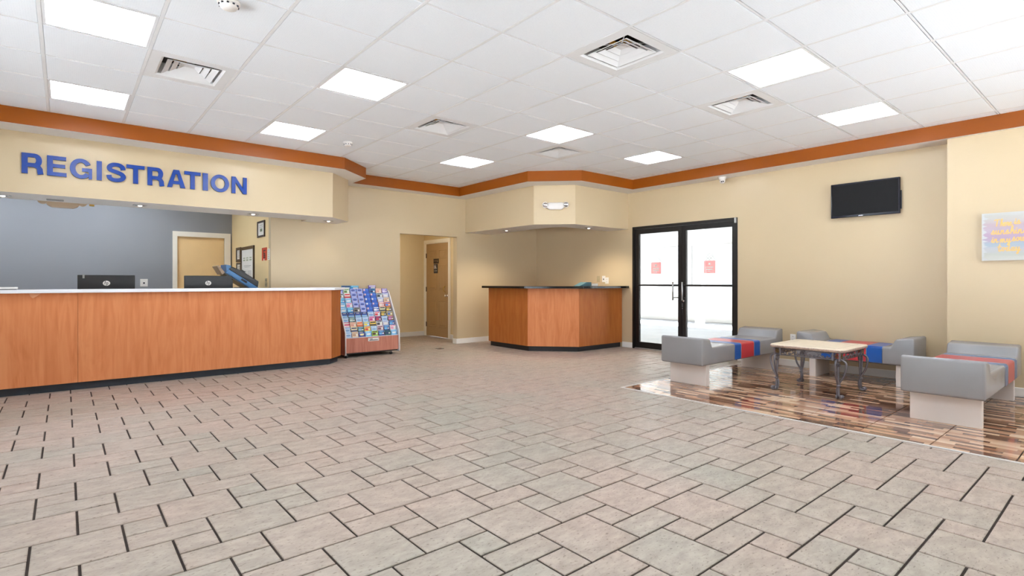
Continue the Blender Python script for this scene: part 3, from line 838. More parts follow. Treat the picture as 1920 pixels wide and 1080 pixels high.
def glyph(ch, w_):
    H, S_, B_ = CAP, STEM, BAR
    if ch == 'I': return quad(0, 0, w_, H)
    if ch == 'T': return quad(0, H - B_, w_, H) + quad(w_ / 2 - S_ / 2, 0, w_ / 2 + S_ / 2, H - B_)
    if ch == 'E': return quad(0, 0, S_, H) + quad(S_, H - B_, w_ * .98, H) + quad(S_, 0, w_, B_) + quad(S_, H * .5 - B_ * .40, w_ * .93, H * .5 + B_ * .52)
    if ch == 'N': return quad(0, 0, S_ * .96, H) + quad(w_ - S_ * .96, 0, w_, H) + [((0, H), (S_ * .96, H), (w_, 0), (w_ - S_ * .96, 0))]
    if ch == 'A':
        a = .030
        return [((0, 0), (S_ * 1.06, 0), (w_ / 2 + .004, H), (w_ / 2 - a, H)), ((w_, 0), (w_ - S_ * 1.06, 0), (w_ / 2 - .004, H), (w_ / 2 + a, H)), ((w_ / 2 - .002, H), (w_ / 2 + .002, H), (w_ / 2 + .012, H * .76), (w_ / 2 - .012, H * .76))] + quad(w_ * .25, H * .20, w_ * .75, H * .20 + B_ * .9)
    if ch == 'O': return ribbon(arc(w_ / 2, H / 2, w_ / 2 - S_ / 2, H / 2 - B_ / 2 + .003, 0, 360, 40))
    if ch == 'G':
        rx, ry = w_ / 2 - S_ / 2, H / 2 - B_ / 2 + .003
        return ribbon(arc(w_ / 2, H / 2, rx, ry, 30, 322, 32)) + quad(w_ * .54, H * .36, w_, H * .36 + B_ * .95) + quad(w_ - S_ * .62, 0, w_, H * .40)
    if ch == 'R':
        m_ = H * .56; y0, y1 = H - B_ / 2, H * .43
        bowl = [(S_ * .5, y0), (w_ * .58, y0)] + arc(w_ * .60, (y0 + y1) / 2, w_ * .94 - S_ / 2 - w_ * .60, (y0 - y1) / 2, 90, -90, 14)[1:] + [(S_ * .5, y1)]
        return quad(0, 0, S_, H) + ribbon(bowl) + ribbon([(w_ * .60, H * .42), (w_ * .76, H * .36), (w_ * .835, H * .25), (w_ * .85, H * .10), (w_ - S_ * .44, 0)])
    pth = [(.865, .66), (.82, .80), (.68, .89), (.5, .912), (.32, .89), (.175, .80), (.15, .70), (.22, .605), (.40, .55), (.60, .495), (.78, .425), (.865, .32), (.84, .20), (.70, .115), (.5, .088), (.30, .11), (.16, .20), (.125, .335)]
    return ribbon([(x.x, x.y) for x in smooth_path([(a_ * w_, b_ * CAP, 0) for a_, b_ in pth], 3)])
def smooth_path(ctrl, n_=7):
    out = []
    P_ = [ctrl[0]] + ctrl + [ctrl[-1]]
    for i in range(1, len(P_) - 2):
        a, b, c, d = [Vector(p) for p in P_[i - 1:i + 3]]
        for k_ in range(n_):
            t_ = k_ / n_
            out.append(0.5 * ((2 * b) + (c - a) * t_ + (2 * a - 5 * b + 4 * c - d) * t_ ** 2 + (3 * b - a - 3 * c + d) * t_ ** 3))
    out.append(Vector(ctrl[-1]))
    return out
for ch, a, b in LET:
    mb = MB()
    for qi, q in enumerate(glyph(ch, b - a)):
        dy_ = qi * .00006
        ar2 = sum(q[i][0] * q[(i + 1) % 4][1] - q[(i + 1) % 4][0] * q[i][1] for i in range(4))
        if ar2 < 0: q = q[::-1]
        f_ = [(a + u, SY - .022 - dy_, 2.290 + v) for u, v in q]; g_ = [(a + u, SY - .001, 2.290 + v) for u, v in q]
        mb.add(f_, [(0, 1, 2, 3)], 'blue')
        mb.add(f_ + g_, [(i, 4 + i, 4 + (i + 1) % 4, (i + 1) % 4) for i in range(4)], 'blue_edge')
    mb.build('letter', sg)

# monitors
def monitor(x0, x1, label):
    xc = (x0 + x1) / 2
    t = thing('computer_monitor', (xc, 8.2, .73), label, 'monitor', 'monitors on the reception counter')
    MB().box(x0, 8.18, .90, x1, 8.215, 1.245, 'black', .004).build('casing', t)
    MB().box(x0 + .012, 8.215, .912, x1 - .012, 8.218, 1.233, 'screen').build('screen', t)
    MB().box(xc - .03, 8.165, .74, xc + .03, 8.18, 1.0, 'black').box(xc - .12, 8.10, .73, xc + .12, 8.29, .742, 'black', .003).build('stand', t)
    lg = MB()
    r = .037
    zc = 1.144
    f_ = on_south(xc - .005, 8.18, zc)
    pts = [(r * math.cos(a), r * .85 * math.sin(a), .0012) for a in [i * 2 * math.pi / 28 for i in range(28)]]
    lg.map(pts, [tuple(range(28))], f_, 'outlet')
    for lx, body in ((-.019, 'h'), (.001, 'p')):
        hh, v0 = (.046, -.013) if body == 'h' else (.044, -.032)
        put_text(lg, body, f_, lx - .004, v0, .022, hh, 'ink_dark', .002, .012, .32)
    lg.build('logo', t)
    return t
m1 = monitor(.117, .693, 'black monitor back with round white logo against the grey wall')
MB().box(.165, 8.176, 1.205, .185, 8.18, 1.25, 'ink').build('clip', m1)
monitor(1.243, 1.825, 'black monitor back with round white logo before the beige door')

# white folded device at the far left of the counter
t = thing('card_printer', (-.46, 7.4, 1.08), 'small flat white device on the white countertop at the far left', 'device')
MB().box(-.535, 7.34, 1.081, -.385, 7.46, 1.088, 'black').build('base', t)
MB().box(-.54, 7.33, 1.088, -.38, 7.47, 1.108, 'outlet', .004, 2).build('cover', t)
MB().box(-.50, 7.345, 1.108, -.40, 7.40, 1.110, 'ink').build('lid_slot', t)

# slanted printer / scanner behind the second monitor
pr = thing('slanted_printer', (2.02, 8.34, .73), 'slanted blue and black printer behind the counter next to the framed notices', 'printer')
A = -math.radians(34)
def pxf(mb): return mb.xf(Matrix.Translation((2.02, 8.55, 1.215)) @ Matrix.Rotation(-A, 4, 'Y'))
pxf(MB().box(-.24, -.22, -.075, .27, .15, -.005, 'pblue', .008, 2)).build('blue_base', pr)
pxf(MB().box(-.24, -.222, -.095, .27, .15, -.075, 'black')).build('bottom_tray', pr)
pxf(MB().prism([(-.24, -.005), (-.22, .05), (-.06, .075), (.20, .075), (.24, -.005)], -.215, .15, 'black', 'y', bev=.006)).build('black_lid', pr)
pxf(MB().box(-.06, -.05, .075, .0, .05, .115, 'black', .004)).build('paper_guide', pr)
pxf(MB().box(.24, -.22, -.08, .34, .14, .0, 'ink_dark', .006)).build('end_cap', pr)
pxf(MB().box(-.02, -.2235, -.045, .07, -.22, -.015, 'ink_dark')).build('control_panel', pr)
pxf(MB().prism([(-.24, -.05), (-.30, .03), (-.24, .055), (-.20, .01)], -.21, .14, 'pblue', 'y')).build('blue_cover', pr)
pxf(MB().prism([(-.25, -.07), (-.37, -.03), (-.385, -.055), (-.26, -.115)], -.2, .12, 'pbrown', 'y')).build('output_tray', pr)
MB().box(1.9, 8.36, .7305, 2.25, 8.60, .75, 'black').box(2.16, 8.40, .75, 2.20, 8.55, 1.04, 'black').box(1.84, 8.36, .75, 1.88, 8.44, 1.19, 'black').build('stand', pr)
MB().box(1.86, 8.15, 1.03, 1.94, 8.25, 1.082, 'ink_dark', .006).box(1.87, 8.16, .73, 1.93, 8.24, 1.03, 'ink_dark').build('telephone_cradle', pr)

# notices on the office side wall (faces -X)
def frame(y1, y0, z0, z1, label, bar=.022, art=0):
    t = thing('picture_frame', (OFFX, (y0 + y1) / 2, z0), label, 'picture', 'framed notices on the office side wall')
    mb = MB()
    x = OFFX - .018
    mb.box(x, y0, z0, OFFX, y1, z0 + bar, 'darkwood').box(x, y0, z1 - bar, OFFX, y1, z1, 'darkwood').box(x, y0, z0 + bar, OFFX, y0 + bar, z1 - bar, 'darkwood').box(x, y1 - bar, z0 + bar, OFFX, y1, z1 - bar, 'darkwood')
    mb.build('frame', t)
    pg = MB().box(OFFX - .008, y0 + bar, z0 + bar, OFFX - .001, y1 - bar, z1 - bar, 'paper')
    f_ = on_west(OFFX - .008, y1 - bar, z0 + bar)
    W, H = y1 - y0 - 2 * bar, z1 - z0 - 2 * bar
    def q(u0, v0, u1, v1, m): pg.map([(u0 * W, v0 * H, .0006), (u1 * W, v0 * H, .0006), (u1 * W, v1 * H, .0006), (u0 * W, v1 * H, .0006)], [(0, 1, 2, 3)], f_, m)
    if art == 0:
        q(.25, .80, .75, .84, 'ink'); q(.3, .3, .7, .55, 'pale_green'); q(.42, .34, .58, .5, 'ink_dark'); q(.2, .62, .8, .64, 'ink'); q(.2, .68, .8, .70, 'ink')
    elif art == 1:
        for a in range(3):
            q(.12 + a * .28, .66, .30 + a * .28, .70, 'pale_green'); q(.12 + a * .28, .73, .30 + a * .28, .76, 'pale_green')
        for v in (.18, .22, .26, .30, .34): q(.1, v, .42, v + .012, 'ink'); q(.52, v, .86, v + .012, 'ink')
        q(.2, .5, .8, .515, 'ink'); q(.25, .46, .7, .47, 'ink')
    else:
        for v in (.2, .35, .5, .65, .8): q(.2, v, .8, v + .04, 'ink')
    pg.build('notice', t)
frame(8.86, 8.474, 1.85, 2.10, 'small dark framed notice highest on the office side wall', art=0, bar=.028)
frame(9.871, 9.059, 1.10, 1.748, 'largest dark framed notice behind the blue printer', art=1, bar=.05)
frame(10.19, 9.889, 1.508, 1.757, 'narrow framed notice beside the upper left of the large frame', art=2, bar=.045)
frame(10.17, 9.885, 1.20, 1.492, 'narrow framed notice beside the lower left of the large frame', art=2, bar=.03)
po = MB().box(OFFX - .004, 8.388, 1.487, OFFX, 8.645, 1.682, 'red_print')
f_ = on_west(OFFX - .004, 8.645, 1.487)
for (u, v, ww, hh) in ((.08, .145, .12, .014), (.09, .10, .03, .045), (.08, .088, .11, .012), (.085, .062, .11, .020), (.075, .036, .12, .020), (.12, .10, .05, .012)):
    po.map([(u, v, .0006), (u + ww, v, .0006), (u + ww, v + hh, .0006), (u, v + hh, .0006)], [(0, 1, 2, 3)], f_, 'ink_dark')
po.map([(.09, .0, .0006), (.14, 0, .0006), (.14, .025, .0006), (.09, .025, .0006)], [(0, 1, 2, 3)], f_, 'paper')
tag(po.build('poster'), 'red-orange notice with dark print near the edge of the office side wall', 'poster')
po = MB().box(OFFX - .003, 8.24, 1.49, OFFX, 8.35, 1.655, 'paper')
f_ = on_west(OFFX - .003, 8.35, 1.49)
for v in (.02, .05, .08, .11, .14): po.map([(.02, v, .0005), (.09, v, .0005), (.09, v + .008, .0005), (.02, v + .008, .0005)], [(0, 1, 2, 3)], f_, 'ink')
tag(po.build('paper_notice'), 'plain white paper beside the red-orange notice', 'paper')

# ------------------------------------------------------------------ plates, outlets, switches
def plate(name, fn, wd, ht, label, cat, loc, kind='outlet', m='outlet', mm='ink'):
    t = thing(name, loc, label, cat)
    mb = MB()
    c = [fn(u, v, w_) for w_ in (0, .006) for (u, v) in ((-wd / 2, 0), (wd / 2, 0), (wd / 2, ht), (-wd / 2, ht))]
    mb.bev(c, [(3, 2, 1, 0), (4, 5, 6, 7), (0, 1, 5, 4), (1, 2, 6, 5), (2, 3, 7, 6), (3, 0, 4, 7)], .0015, 1, m)
    mb.build('plate', t)
    if kind == 'outlet':
        for v in (.3, .7):
            s_ = MB()
            s_.map([(.017 * math.cos(a), ht * v + .017 * math.sin(a), .0072) for a in [i * math.pi / 6 for i in range(12)]], [tuple(range(12))], fn, m)
            for u in (-.006, .006): s_.map([(u - .0018, ht * v - .004, .0080), (u + .0018, ht * v - .004, .0080), (u + .0018, ht * v + .008, .0080), (u - .0018, ht * v + .008, .0080)], [(0, 1, 2, 3)], fn, 'ink_dark')
            s_.build('socket', t)
    elif kind == 'jack':
        s_ = MB().map([(-.012, ht * .36, .0072), (.012, ht * .36, .0072), (.012, ht * .56, .0072), (-.012, ht * .56, .0072)], [(0, 1, 2, 3)], fn, 'ink_dark')
        s_.build('socket', t)
    else:
        s_ = MB().map([(-.006, ht * .38, .012), (.006, ht * .38, .012), (.006, ht * .62, .016), (-.006, ht * .62, .016), (-.006, ht * .38, .006), (.006, ht * .38, .006), (.006, ht * .62, .006), (-.006, ht * .62, .006)], [(0, 1, 2, 3), (0, 4, 5, 1), (1, 5, 6, 2), (2, 6, 7, 3), (3, 7, 4, 0)], fn, mm)
        s_.build('toggle', t)
plate('wall_jack', on_south(1.018, OFFY, 1.083), .105, .125, 'white jack plate on the grey wall between the two monitors', 'wall plate', (1.018, OFFY, 1.083), 'jack')
plate('light_switch', on_west(OFFX, 8.42, 1.16), .11, .055, 'tan switch plate low at the edge of the office side wall, upper one', 'switch', (OFFX, 8.42, 1.16), 'switch', 'outlet_tan')
plate('wall_socket', on_west(OFFX, 8.42, 1.085), .11, .07, 'tan plate right below the switch on the office side wall', 'wall plate', (OFFX, 8.42, 1.085), 'jack', 'outlet_tan')
plate('light_switch', on_west(XR, 6.50, 1.155), .075, .115, 'tan switch plate on the wall behind the corner counter, left of the white plates', 'switch', (XR, 6.50, 1.155), 'switch', 'outlet_tan', 'outlet_tan')
plate('wall_socket', on_west(XR, 6.375, 1.155), .075, .115, 'thin white plate behind the corner counter between the tan switch and the right outlet', 'wall plate', (XR, 6.375, 1.155), 'jack')
plate('power_outlet', on_west(XR, 6.30, 1.125), .08, .115, 'white outlet rightmost on the wall behind the corner counter', 'outlet', (XR, 6.30, 1.125))
plate('power_outlet', on_west(XR, 3.08, .33), .07, .115, 'white outlet low on the right wall between two benches', 'outlet', (XR, 3.08, .33))

# ------------------------------------------------------------------ corner counter
cc = thing('corner_counter', (6.7, 6.8, 0), 'orange wood corner counter with a black top in front of the alcove', 'counter')
A0, A1, A2, A3 = (6.0, 7.62), (6.0, 6.565), (6.585, 5.95), (7.715, 5.95)
MB().prism([A0, A1, (6.03, 6.58), (6.03, 7.62)], .085, 1.05, 'wood_shaded').build('left_panel', cc)
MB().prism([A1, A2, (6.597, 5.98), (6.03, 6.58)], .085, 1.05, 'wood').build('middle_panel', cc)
MB().prism([A2, A3, (7.715, 5.98), (6.597, 5.98)], .085, 1.05, 'wood_shaded').build('right_panel', cc)
ins = [(6.04, 7.61), (6.04, 6.585), (6.605, 5.99), (7.715, 5.99), (7.715, 6.50), (6.86, 6.50), (6.55, 6.83), (6.55, 7.61)]
MB().prism(ins, .0, .09, 'toe2').build('toe_kick', cc)
MB().prism(ins, .09, 1.05, 'wood_shaded').build('carcass', cc)
MB().prism([(5.87, 7.66), (5.87, 6.51), (6.53, 5.80), (7.725, 5.80), (7.725, 6.42), (6.86, 6.42), (6.52, 6.80), (6.52, 7.66)], 1.05, 1.088, 'granite', bev=.004).build('countertop', cc)
t = thing('brochure_holder', (6.98, 6.16, 1.0885), 'low teal sloped holder with a white card on the black corner countertop', 'holder')
MB().prism([(7.02, 1.0885), (7.02, 1.155), (6.90, 1.155), (6.72, 1.0885)], 6.06, 6.20, 'teal', 'y').build('sloped_side', t)
MB().box(7.02, 6.06, 1.0885, 7.20, 6.20, 1.148, 'cardboard', .002).build('box', t)
MB().box(7.03, 6.056, 1.09, 7.185, 6.06, 1.13, 'paper').build('white_card', t)

# ------------------------------------------------------------------ brochure rack
rk = thing('brochure_rack', (3.73, 7.9, 0), 'wheeled wooden brochure rack with white edges between the counter and the hallway', 'rack')
RX0, RX1 = 3.275, 4.20
side = [(7.66, .045), (7.665, .38), (8.02, .985), (8.045, 1.005), (8.07, 1.01), (8.12, 1.0), (8.12, .045)]
for x in (RX0, RX1 - .016):
    sp_ = MB().prism(side, x, x + .016, 'acrylic' if x > RX0 else 'rackwood', 'x').build('side_panel', rk)
    MB().tube([(x + .008, p[0], p[1]) for p in ((7.655, .045), (7.66, .30), (7.664, .385), (7.84, .685), (8.02, .988), (8.045, 1.008), (8.075, 1.014))], .010, 'edge_white', 8).build('edge_band', sp_)
MB().box(RX0 + .016, 7.675, .075, RX1 - .016, 7.695, .298, 'rackwood').build('front_panel', rk)
MB().box(RX0 + .016, 7.70, .055, RX1 - .016, 8.11, .075, 'toe2').build('base_shelf', rk)
MB().box(RX0 + .016, 8.10, .075, RX1 - .016, 8.115, .99, 'rackwood').build('back_panel', rk)
lb = MB().box(3.655, 7.671, .235, 3.84, 7.675, .285, 'outlet')
f_ = on_south(3.655, 7.671, .235)
for (u, v, ww, hh) in ((.03, .028, .045, .010), (.02, .009, .145, .010)): lb.map([(u, v, .0005), (u + ww, v, .0005), (u + ww, v + hh, .0005), (u, v + hh, .0005)], [(0, 1, 2, 3)], f_, 'sign_blue')
lb.build('name_plate', rk)
for x in (RX0 + .03, RX1 - .14):
    for y in (7.70, 8.06):
        cs = MB().lathe([(.006, -.014), (.026, -.012), (.026, .012), (.006, .014)], (x, y, .026), 'toe2', 14, 'x')
        cs.box(x - .02, y - .012, .03, x + .02, y + .012, .056, 'chrome')
        cs.build('caster', rk)
NR = 10
DZ_, DY_ = .0735, .0365
Z0, Y0 = .292, 7.702
for r in range(NR):
    tr = MB().box(RX0 + .016, Y0 + r * DY_ - .006, Z0 + r * DZ_ - .004, RX1 - .016, Y0 + r * DY_ + .028, Z0 + r * DZ_, 'acrylic')
    tr.box(RX0 + .016, Y0 + r * DY_ - .008, Z0 + r * DZ_ - .004, RX1 - .016, Y0 + r * DY_ - .006, Z0 + r * DZ_ + .018, 'acrylic')
    tr.build('tier', rk)

PAL = {'lb': ((150, 162, 222), (24, 58, 150)), 'ry': ((34, 86, 190), (232, 190, 200)), 'rw': ((34, 86, 190), (236, 238, 244)), 'nv': ((22, 44, 120), (150, 200, 236)),
       'pb': ((176, 206, 236), (120, 160, 210)), 'cy': ((120, 188, 230), (230, 240, 250)), 'cb': ((40, 140, 208), (130, 210, 236)), 'wp': ((222, 222, 236), (226, 120, 170)),
       'gw': ((220, 232, 214), (92, 130, 60)), 'tb': ((60, 130, 176), (16, 40, 96)), 'pe': ((232, 196, 170), (220, 160, 140)), 'pu': ((96, 76, 170), (222, 216, 240)),
       'rd': ((236, 226, 222), (206, 50, 56)), 'dk': ((190, 206, 214), (38, 44, 60)), 'lv': ((196, 202, 226), (120, 130, 190)), 'tn': ((222, 204, 184), (190, 150, 120)),
       'rp': ((206, 120, 130), (236, 226, 220)), 'ob': ((236, 120, 84), (70, 130, 210)), 'bw': ((150, 150, 152), (30, 32, 36)), 'wb': ((44, 84, 180), (232, 236, 244)),
       'cr': ((236, 232, 184), (60, 66, 74)), 'kg': ((46, 42, 40), (222, 190, 90)), 'wr': ((226, 234, 244), (214, 50, 60)), 'gb': ((214, 190, 100), (60, 100, 180)),
       'gn': ((40, 96, 100), (196, 214, 204)), 'pk': ((226, 180, 214), (190, 50, 120)), 'pd': ((70, 40, 110), (200, 60, 80)), 'br': ((120, 84, 56), (206, 130, 190)),
       'hp': ((222, 48, 104), (240, 226, 232)), 'or': ((232, 186, 150), (214, 96, 50)), 'by': ((120, 176, 226), (240, 220, 90)), 'yk': ((240, 204, 84), (36, 40, 48)),
       'wk': ((236, 236, 234), (40, 44, 50)), 'cn': ((236, 226, 178), (50, 60, 110)), 'dg': ((36, 92, 72), (130, 170, 206)), 'yr': ((236, 214, 92), (206, 60, 70)),
       'pp': ((226, 196, 206), (120, 80, 90)), 'nb': ((44, 62, 140), (110, 180, 226)), 'wpk': ((240, 232, 226), (236, 150, 180)), 'ny': ((36, 66, 150), (240, 226, 150)), 'gp': ((150, 200, 60), (70, 50, 44)), 'td': ((30, 100, 96), (24, 44, 90))}
NAMES = {'lb': 'lavender-blue with a dark blue oval', 'ry': 'royal blue with a pink spot', 'rw': 'royal blue with a white shield', 'nv': 'navy with a light blue foot', 'pb': 'pale blue', 'cy': 'sky blue with white', 'cb': 'bright cyan-blue', 'wp': 'whitish with pink print', 'gw': 'pale green striped', 'tb': 'teal-blue with a navy band', 'pe': 'peach', 'pu': 'violet with pale print', 'rd': 'white with a red band', 'dk': 'pale with a dark picture', 'lv': 'pale lavender', 'tn': 'tan', 'rp': 'red patterned', 'ob': 'orange on blue', 'bw': 'grey and black photo', 'wb': 'white-edged blue', 'cr': 'cream with dark title', 'kg': 'black with a gold foot', 'wr': 'white with red', 'gb': 'gold and blue', 'gn': 'dark green patterned', 'pk': 'pink and magenta', 'pd': 'dark purple with red', 'br': 'brown and mauve', 'hp': 'hot pink', 'or': 'peach with an orange title', 'by': 'blue with yellow', 'yk': 'yellow over black', 'wk': 'white with a black mark', 'cn': 'cream with navy title', 'dg': 'dark green', 'yr': 'yellow and red', 'pp': 'pinkish photo', 'nb': 'navy and sky blue', 'wpk': 'white and pink', 'ny': 'navy with a cream oval', 'gp': 'lime green photo', 'td': 'dark teal and navy'}
ROWS = [  # top row first, left to right
    ['lb', 'gw', 'lb', 'lb', 'ry', 'tb', 'pe', 'pu'],
    ['dk', 'rd', 'lb', 'lb', 'ry', 'ry', 'dk', 'lv'],
    ['cb', 'cy', 'lb', 'lb', 'rw', 'rw', 'lv', 'tn'],
    ['cy', 'wp', 'lb', 'lb', 'rw', 'ry', 'rp', 'ob'],
    ['cy', 'cb', 'bw', 'lb', 'ry', 'wb', 'cr', 'kg'],
    ['nv', 'nv', 'nv', 'nv', 'pb', 'wr', 'kg', 'gb'],
    ['pb', 'gn', 'pb', 'pb', 'pk', 'pd', 'pb', 'br'],
    ['hp', 'pe', 'or', 'by', 'yk', 'wk', 'lv', 'nb'],
    ['pb', 'cn', 'dg', 'yr', 'pb', 'pp', 'nb', 'wpk'],
    ['pb', 'tn', 'ny', 'cy', 'gp', 'nb', 'td', 'cy']]
ORD = ['first', 'second', 'third', 'fourth', 'fifth', 'sixth', 'seventh', 'eighth', 'ninth', 'tenth']
pm = {}
def pmat(rgb, key):
    if key not in pm: pm[key] = P('leaflet_print_' + str(len(pm)), tuple(int(v + (255 - v) * .04) for v in rgb), 0.3, var=0.10, scale=40)
    return pm[key]
bro_me = {}
def brochure_mesh(key):
    if key in bro_me: return bro_me[key]
    a, b = PAL[key]
    ma, mb_ = pmat(a, key + 'a'), pmat(b, key + 'b')
    mb = MB()
    W, H, D = .098, .099, .006
    mb.box(-W / 2, 0, 0, W / 2, D, H, ma)
    f_ = on_south(-W / 2, 0, 0)
    def q(u0, v0, u1, v1, m): mb.map([(u0 * W, v0 * H, .0005), (u1 * W, v0 * H, .0005), (u1 * W, v1 * H, .0005), (u0 * W, v1 * H, .0005)], [(0, 1, 2, 3)], f_, m)
    def el(cu, cv, ru, rv, m): mb.map([((cu + ru * math.cos(t)) * W, (cv + rv * math.sin(t)) * H, .0005) for t in [i * math.pi / 6 for i in range(12)]], [tuple(range(12))], f_, m)
    if key == 'lb': el(.5, .72, .34, .15, mb_); q(.2, .70, .8, .74, ma); q(.2, .36, .8, .42, 'paper')
    elif key in ('ry', 'rw'): q(.06, .62, .34, .92, mb_); q(.45, .72, .9, .78, pmat((90, 140, 220), 'rmid')); q(.45, .84, .8, .88, pmat((90, 140, 220), 'rmid'))
    elif key == 'nv': q(0, .28, 1, .48, mb_); q(.25, .78, .75, .86, 'paper'); q(.1, .55, .9, .68, pmat((40, 80, 170), 'nmid'))
    elif key in ('ny', 'cy', 'pb', 'lv'): q(.1, .86, .7, .92, mb_); q(.12, .62, .88, .68, 'paper'); el(.5, .5, .36, .14, mb_ if key != 'lv' else 'paper')
    elif key in ('hp', 'cr', 'cn', 'rd', 'or', 'yk'): q(.08, .70, .92, .90, mb_ if key != 'hp' else 'paper'); q(0, .26, 1, .5, mb_)
    else: q(.1, .78, .9, .92, mb_); q(.08, .34, .6, .68, mb_); q(.64, .4, .92, .6, 'paper')
    bro_me[key] = mb.mesh('brochure')
    return bro_me[key]
PITCH = (RX1 - RX0 - .04) / 8
for ri, rowk in enumerate(ROWS):
    r = NR - 1 - ri
    rn = 'top' if ri == 0 else ('bottom' if ri == NR - 1 else ORD[ri])
    for ci, key in enumerate(rowk):
        o = bpy.data.objects.new('brochure', brochure_mesh(key))
        o.location = (RX0 + .02 + (ci + .5) * PITCH, Y0 + r * DY_ - .0005, Z0 + r * DZ_ + .0008)
        o.rotation_euler = (-math.radians(12), 0, random.uniform(-.03, .03))
        COL.objects.link(o)
        cn = ORD[ci] if ci < 7 else 'last'
        tag(o, '%s leaflet, %s from left, %s rack row' % (NAMES[key], cn, rn), 'brochure', 'leaflets in the brochure rack')
for (x0, x1, z1, key, lab) in ((3.40, 3.545, 1.10, 'tb', 'long grey-blue booklet lying atop the rack, left one'), (3.55, 3.685, 1.10, 'cb', 'teal booklet atop the rack beside the grey-blue one'), (3.86, 3.985, 1.105, 'pu', 'purple booklet standing alone atop the rack on the right')):
    mb = MB().box(x0, 8.085, 1.0, x1, 8.105, z1, pmat(PAL[key][0], key + 'a'), .002)
    f_ = on_south(x0, 8.085, 1.0)
    W, H = x1 - x0, z1 - 1.0
    mb.map([(.05 * W, .78 * H, .0006), (.95 * W, .78 * H, .0006), (.95 * W, .95 * H, .0006), (.05 * W, .95 * H, .0006)], [(0, 1, 2, 3)], f_, pmat(PAL[key][1], key + 'b'))
    mb.map([(.3 * W, .5 * H, .0006), (.9 * W, .5 * H, .0006), (.9 * W, .7 * H, .0006), (.3 * W, .7 * H, .0006)], [(0, 1, 2, 3)], f_, 'paper')
    tag(mb.build('booklet'), lab, 'booklet', 'booklets standing on top of the brochure rack')
MB().box(RX0 + .016, 8.075, .985, RX1 - .016, 8.12, .9995, 'rackwood').build('top_ledge', rk)

# ------------------------------------------------------------------ benches
def bench(loc, Ln, rz, label, st, l0, l1, red='vred', blue='vblue', W=.52, legw=.45):
    t = thing('bench', loc, label, 'bench', None, rz)
    zb, zs, za = .24, .432, .545
    ta, tb_ = .165, .215
    prof = [(0, zb), (0, za - .004), (.02, za), (ta, za - .018), (tb_, zs), (Ln - tb_, zs), (Ln - ta, za - .018), (Ln - .02, za), (Ln, za - .004), (Ln, zb)]
    mb = MB()
    mb.prism(prof, -W / 2, W / 2, 'leather', 'y', bev=.022, seg=3)
    mb.build('cushion', t, True)
    # stripes wrap the seat; a welt marks each seam
    def loop(o_):
        r = .024; pts = []
        hw = W / 2 + o_; top = zs + o_
        pts.append((-hw, zb + .012))
        for a in range(0, 5):
            an = math.pi - a * math.pi / 8
            pts.append((-hw + r + r * math.cos(an), top - r + r * math.sin(an)))
        for a in range(0, 5):
            an = math.pi / 2 - a * math.pi / 8
            pts.append((hw - r + r * math.cos(an), top - r + r * math.sin(an)))
        pts.append((hw, zb + .012))
        return pts
    for (x0, x1, m_) in st:
        nm = 'blue_stripe' if m_ == 'b' else 'red_stripe'
        o_ = .0022
        outer = loop(o_); inner = loop(-.006)
        n = len(outer)
        vs_ = [(x, p[0], p[1]) for x in (x0, x1) for p in outer + inner]
        fs_ = []
        N2 = 2 * n
        for i in range(n - 1):
            fs_.append((i, i + 1, N2 + i + 1, N2 + i))
            fs_.append((i, n + i, n + i + 1, i + 1))
            fs_.append((N2 + i + 1, N2 + n + i + 1, N2 + n + i, N2 + i))
        fs_.append((0, N2, N2 + n, n)); fs_.append((n - 1, 2 * n - 1, N2 + 2 * n - 1, N2 + n - 1))
        mm_ = blue if m_ == 'b' else red
        s_ = MB().add(vs_, [f for k_, f in enumerate(fs_) if k_ < 3 * (n - 1) and k_ % 3 == 0], mm_, True)
        s_.add(vs_, [f for k_, f in enumerate(fs_) if not (k_ < 3 * (n - 1) and k_ % 3 == 0)], mm_, False)
        s_.build(nm, t, True)
    for x in sorted({x for s in st for x in s[:2]}):
        MB().tube([(x, p[0], p[1]) for p in loop(.0022)], .0028, 'welt', 6).build('welting', t, True)
    for x in (l0, l1):
        MB().box(x, -legw / 2, 0.001, x + .07, legw / 2, zb + .012, 'legpanel', .002).build('leg', t, True)
    MB().box(l0 + .07, -.03, zb - .03, l1, .03, zb + .012, 'toe2').build('under_rail', t, True)
    for s in (-1, 1):       # stitched seams round the arms
        for x in ((.018, Ln - .018)):
            pass
    return t
bench((5.37, 3.325, 0), 2.01, 0, 'grey bench with red and blue stripes in front of the glass doors', [(.705, .862, 'b'), (.862, 1.187, 'r'), (1.187, 1.345, 'b')], .137, 1.845)
bench((7.35, 2.79, 0), 1.19, -math.pi / 2, 'shorter grey bench standing along the right wall behind the table', [(.285, .44, 'b'), (.44, .75, 'r'), (.75, .905, 'b')], .14, 1.02)
bench((5.48, 1.062, 0), 1.82, 0, 'grey bench nearest the camera with dull red stripe, before the wall pier', [(.86, 1.0, 'b'), (1.0, 1.36, 'r'), (1.36, 1.50, 'b')], .12, 1.675, 'vred_d', 'vblue_d', .54, .46)

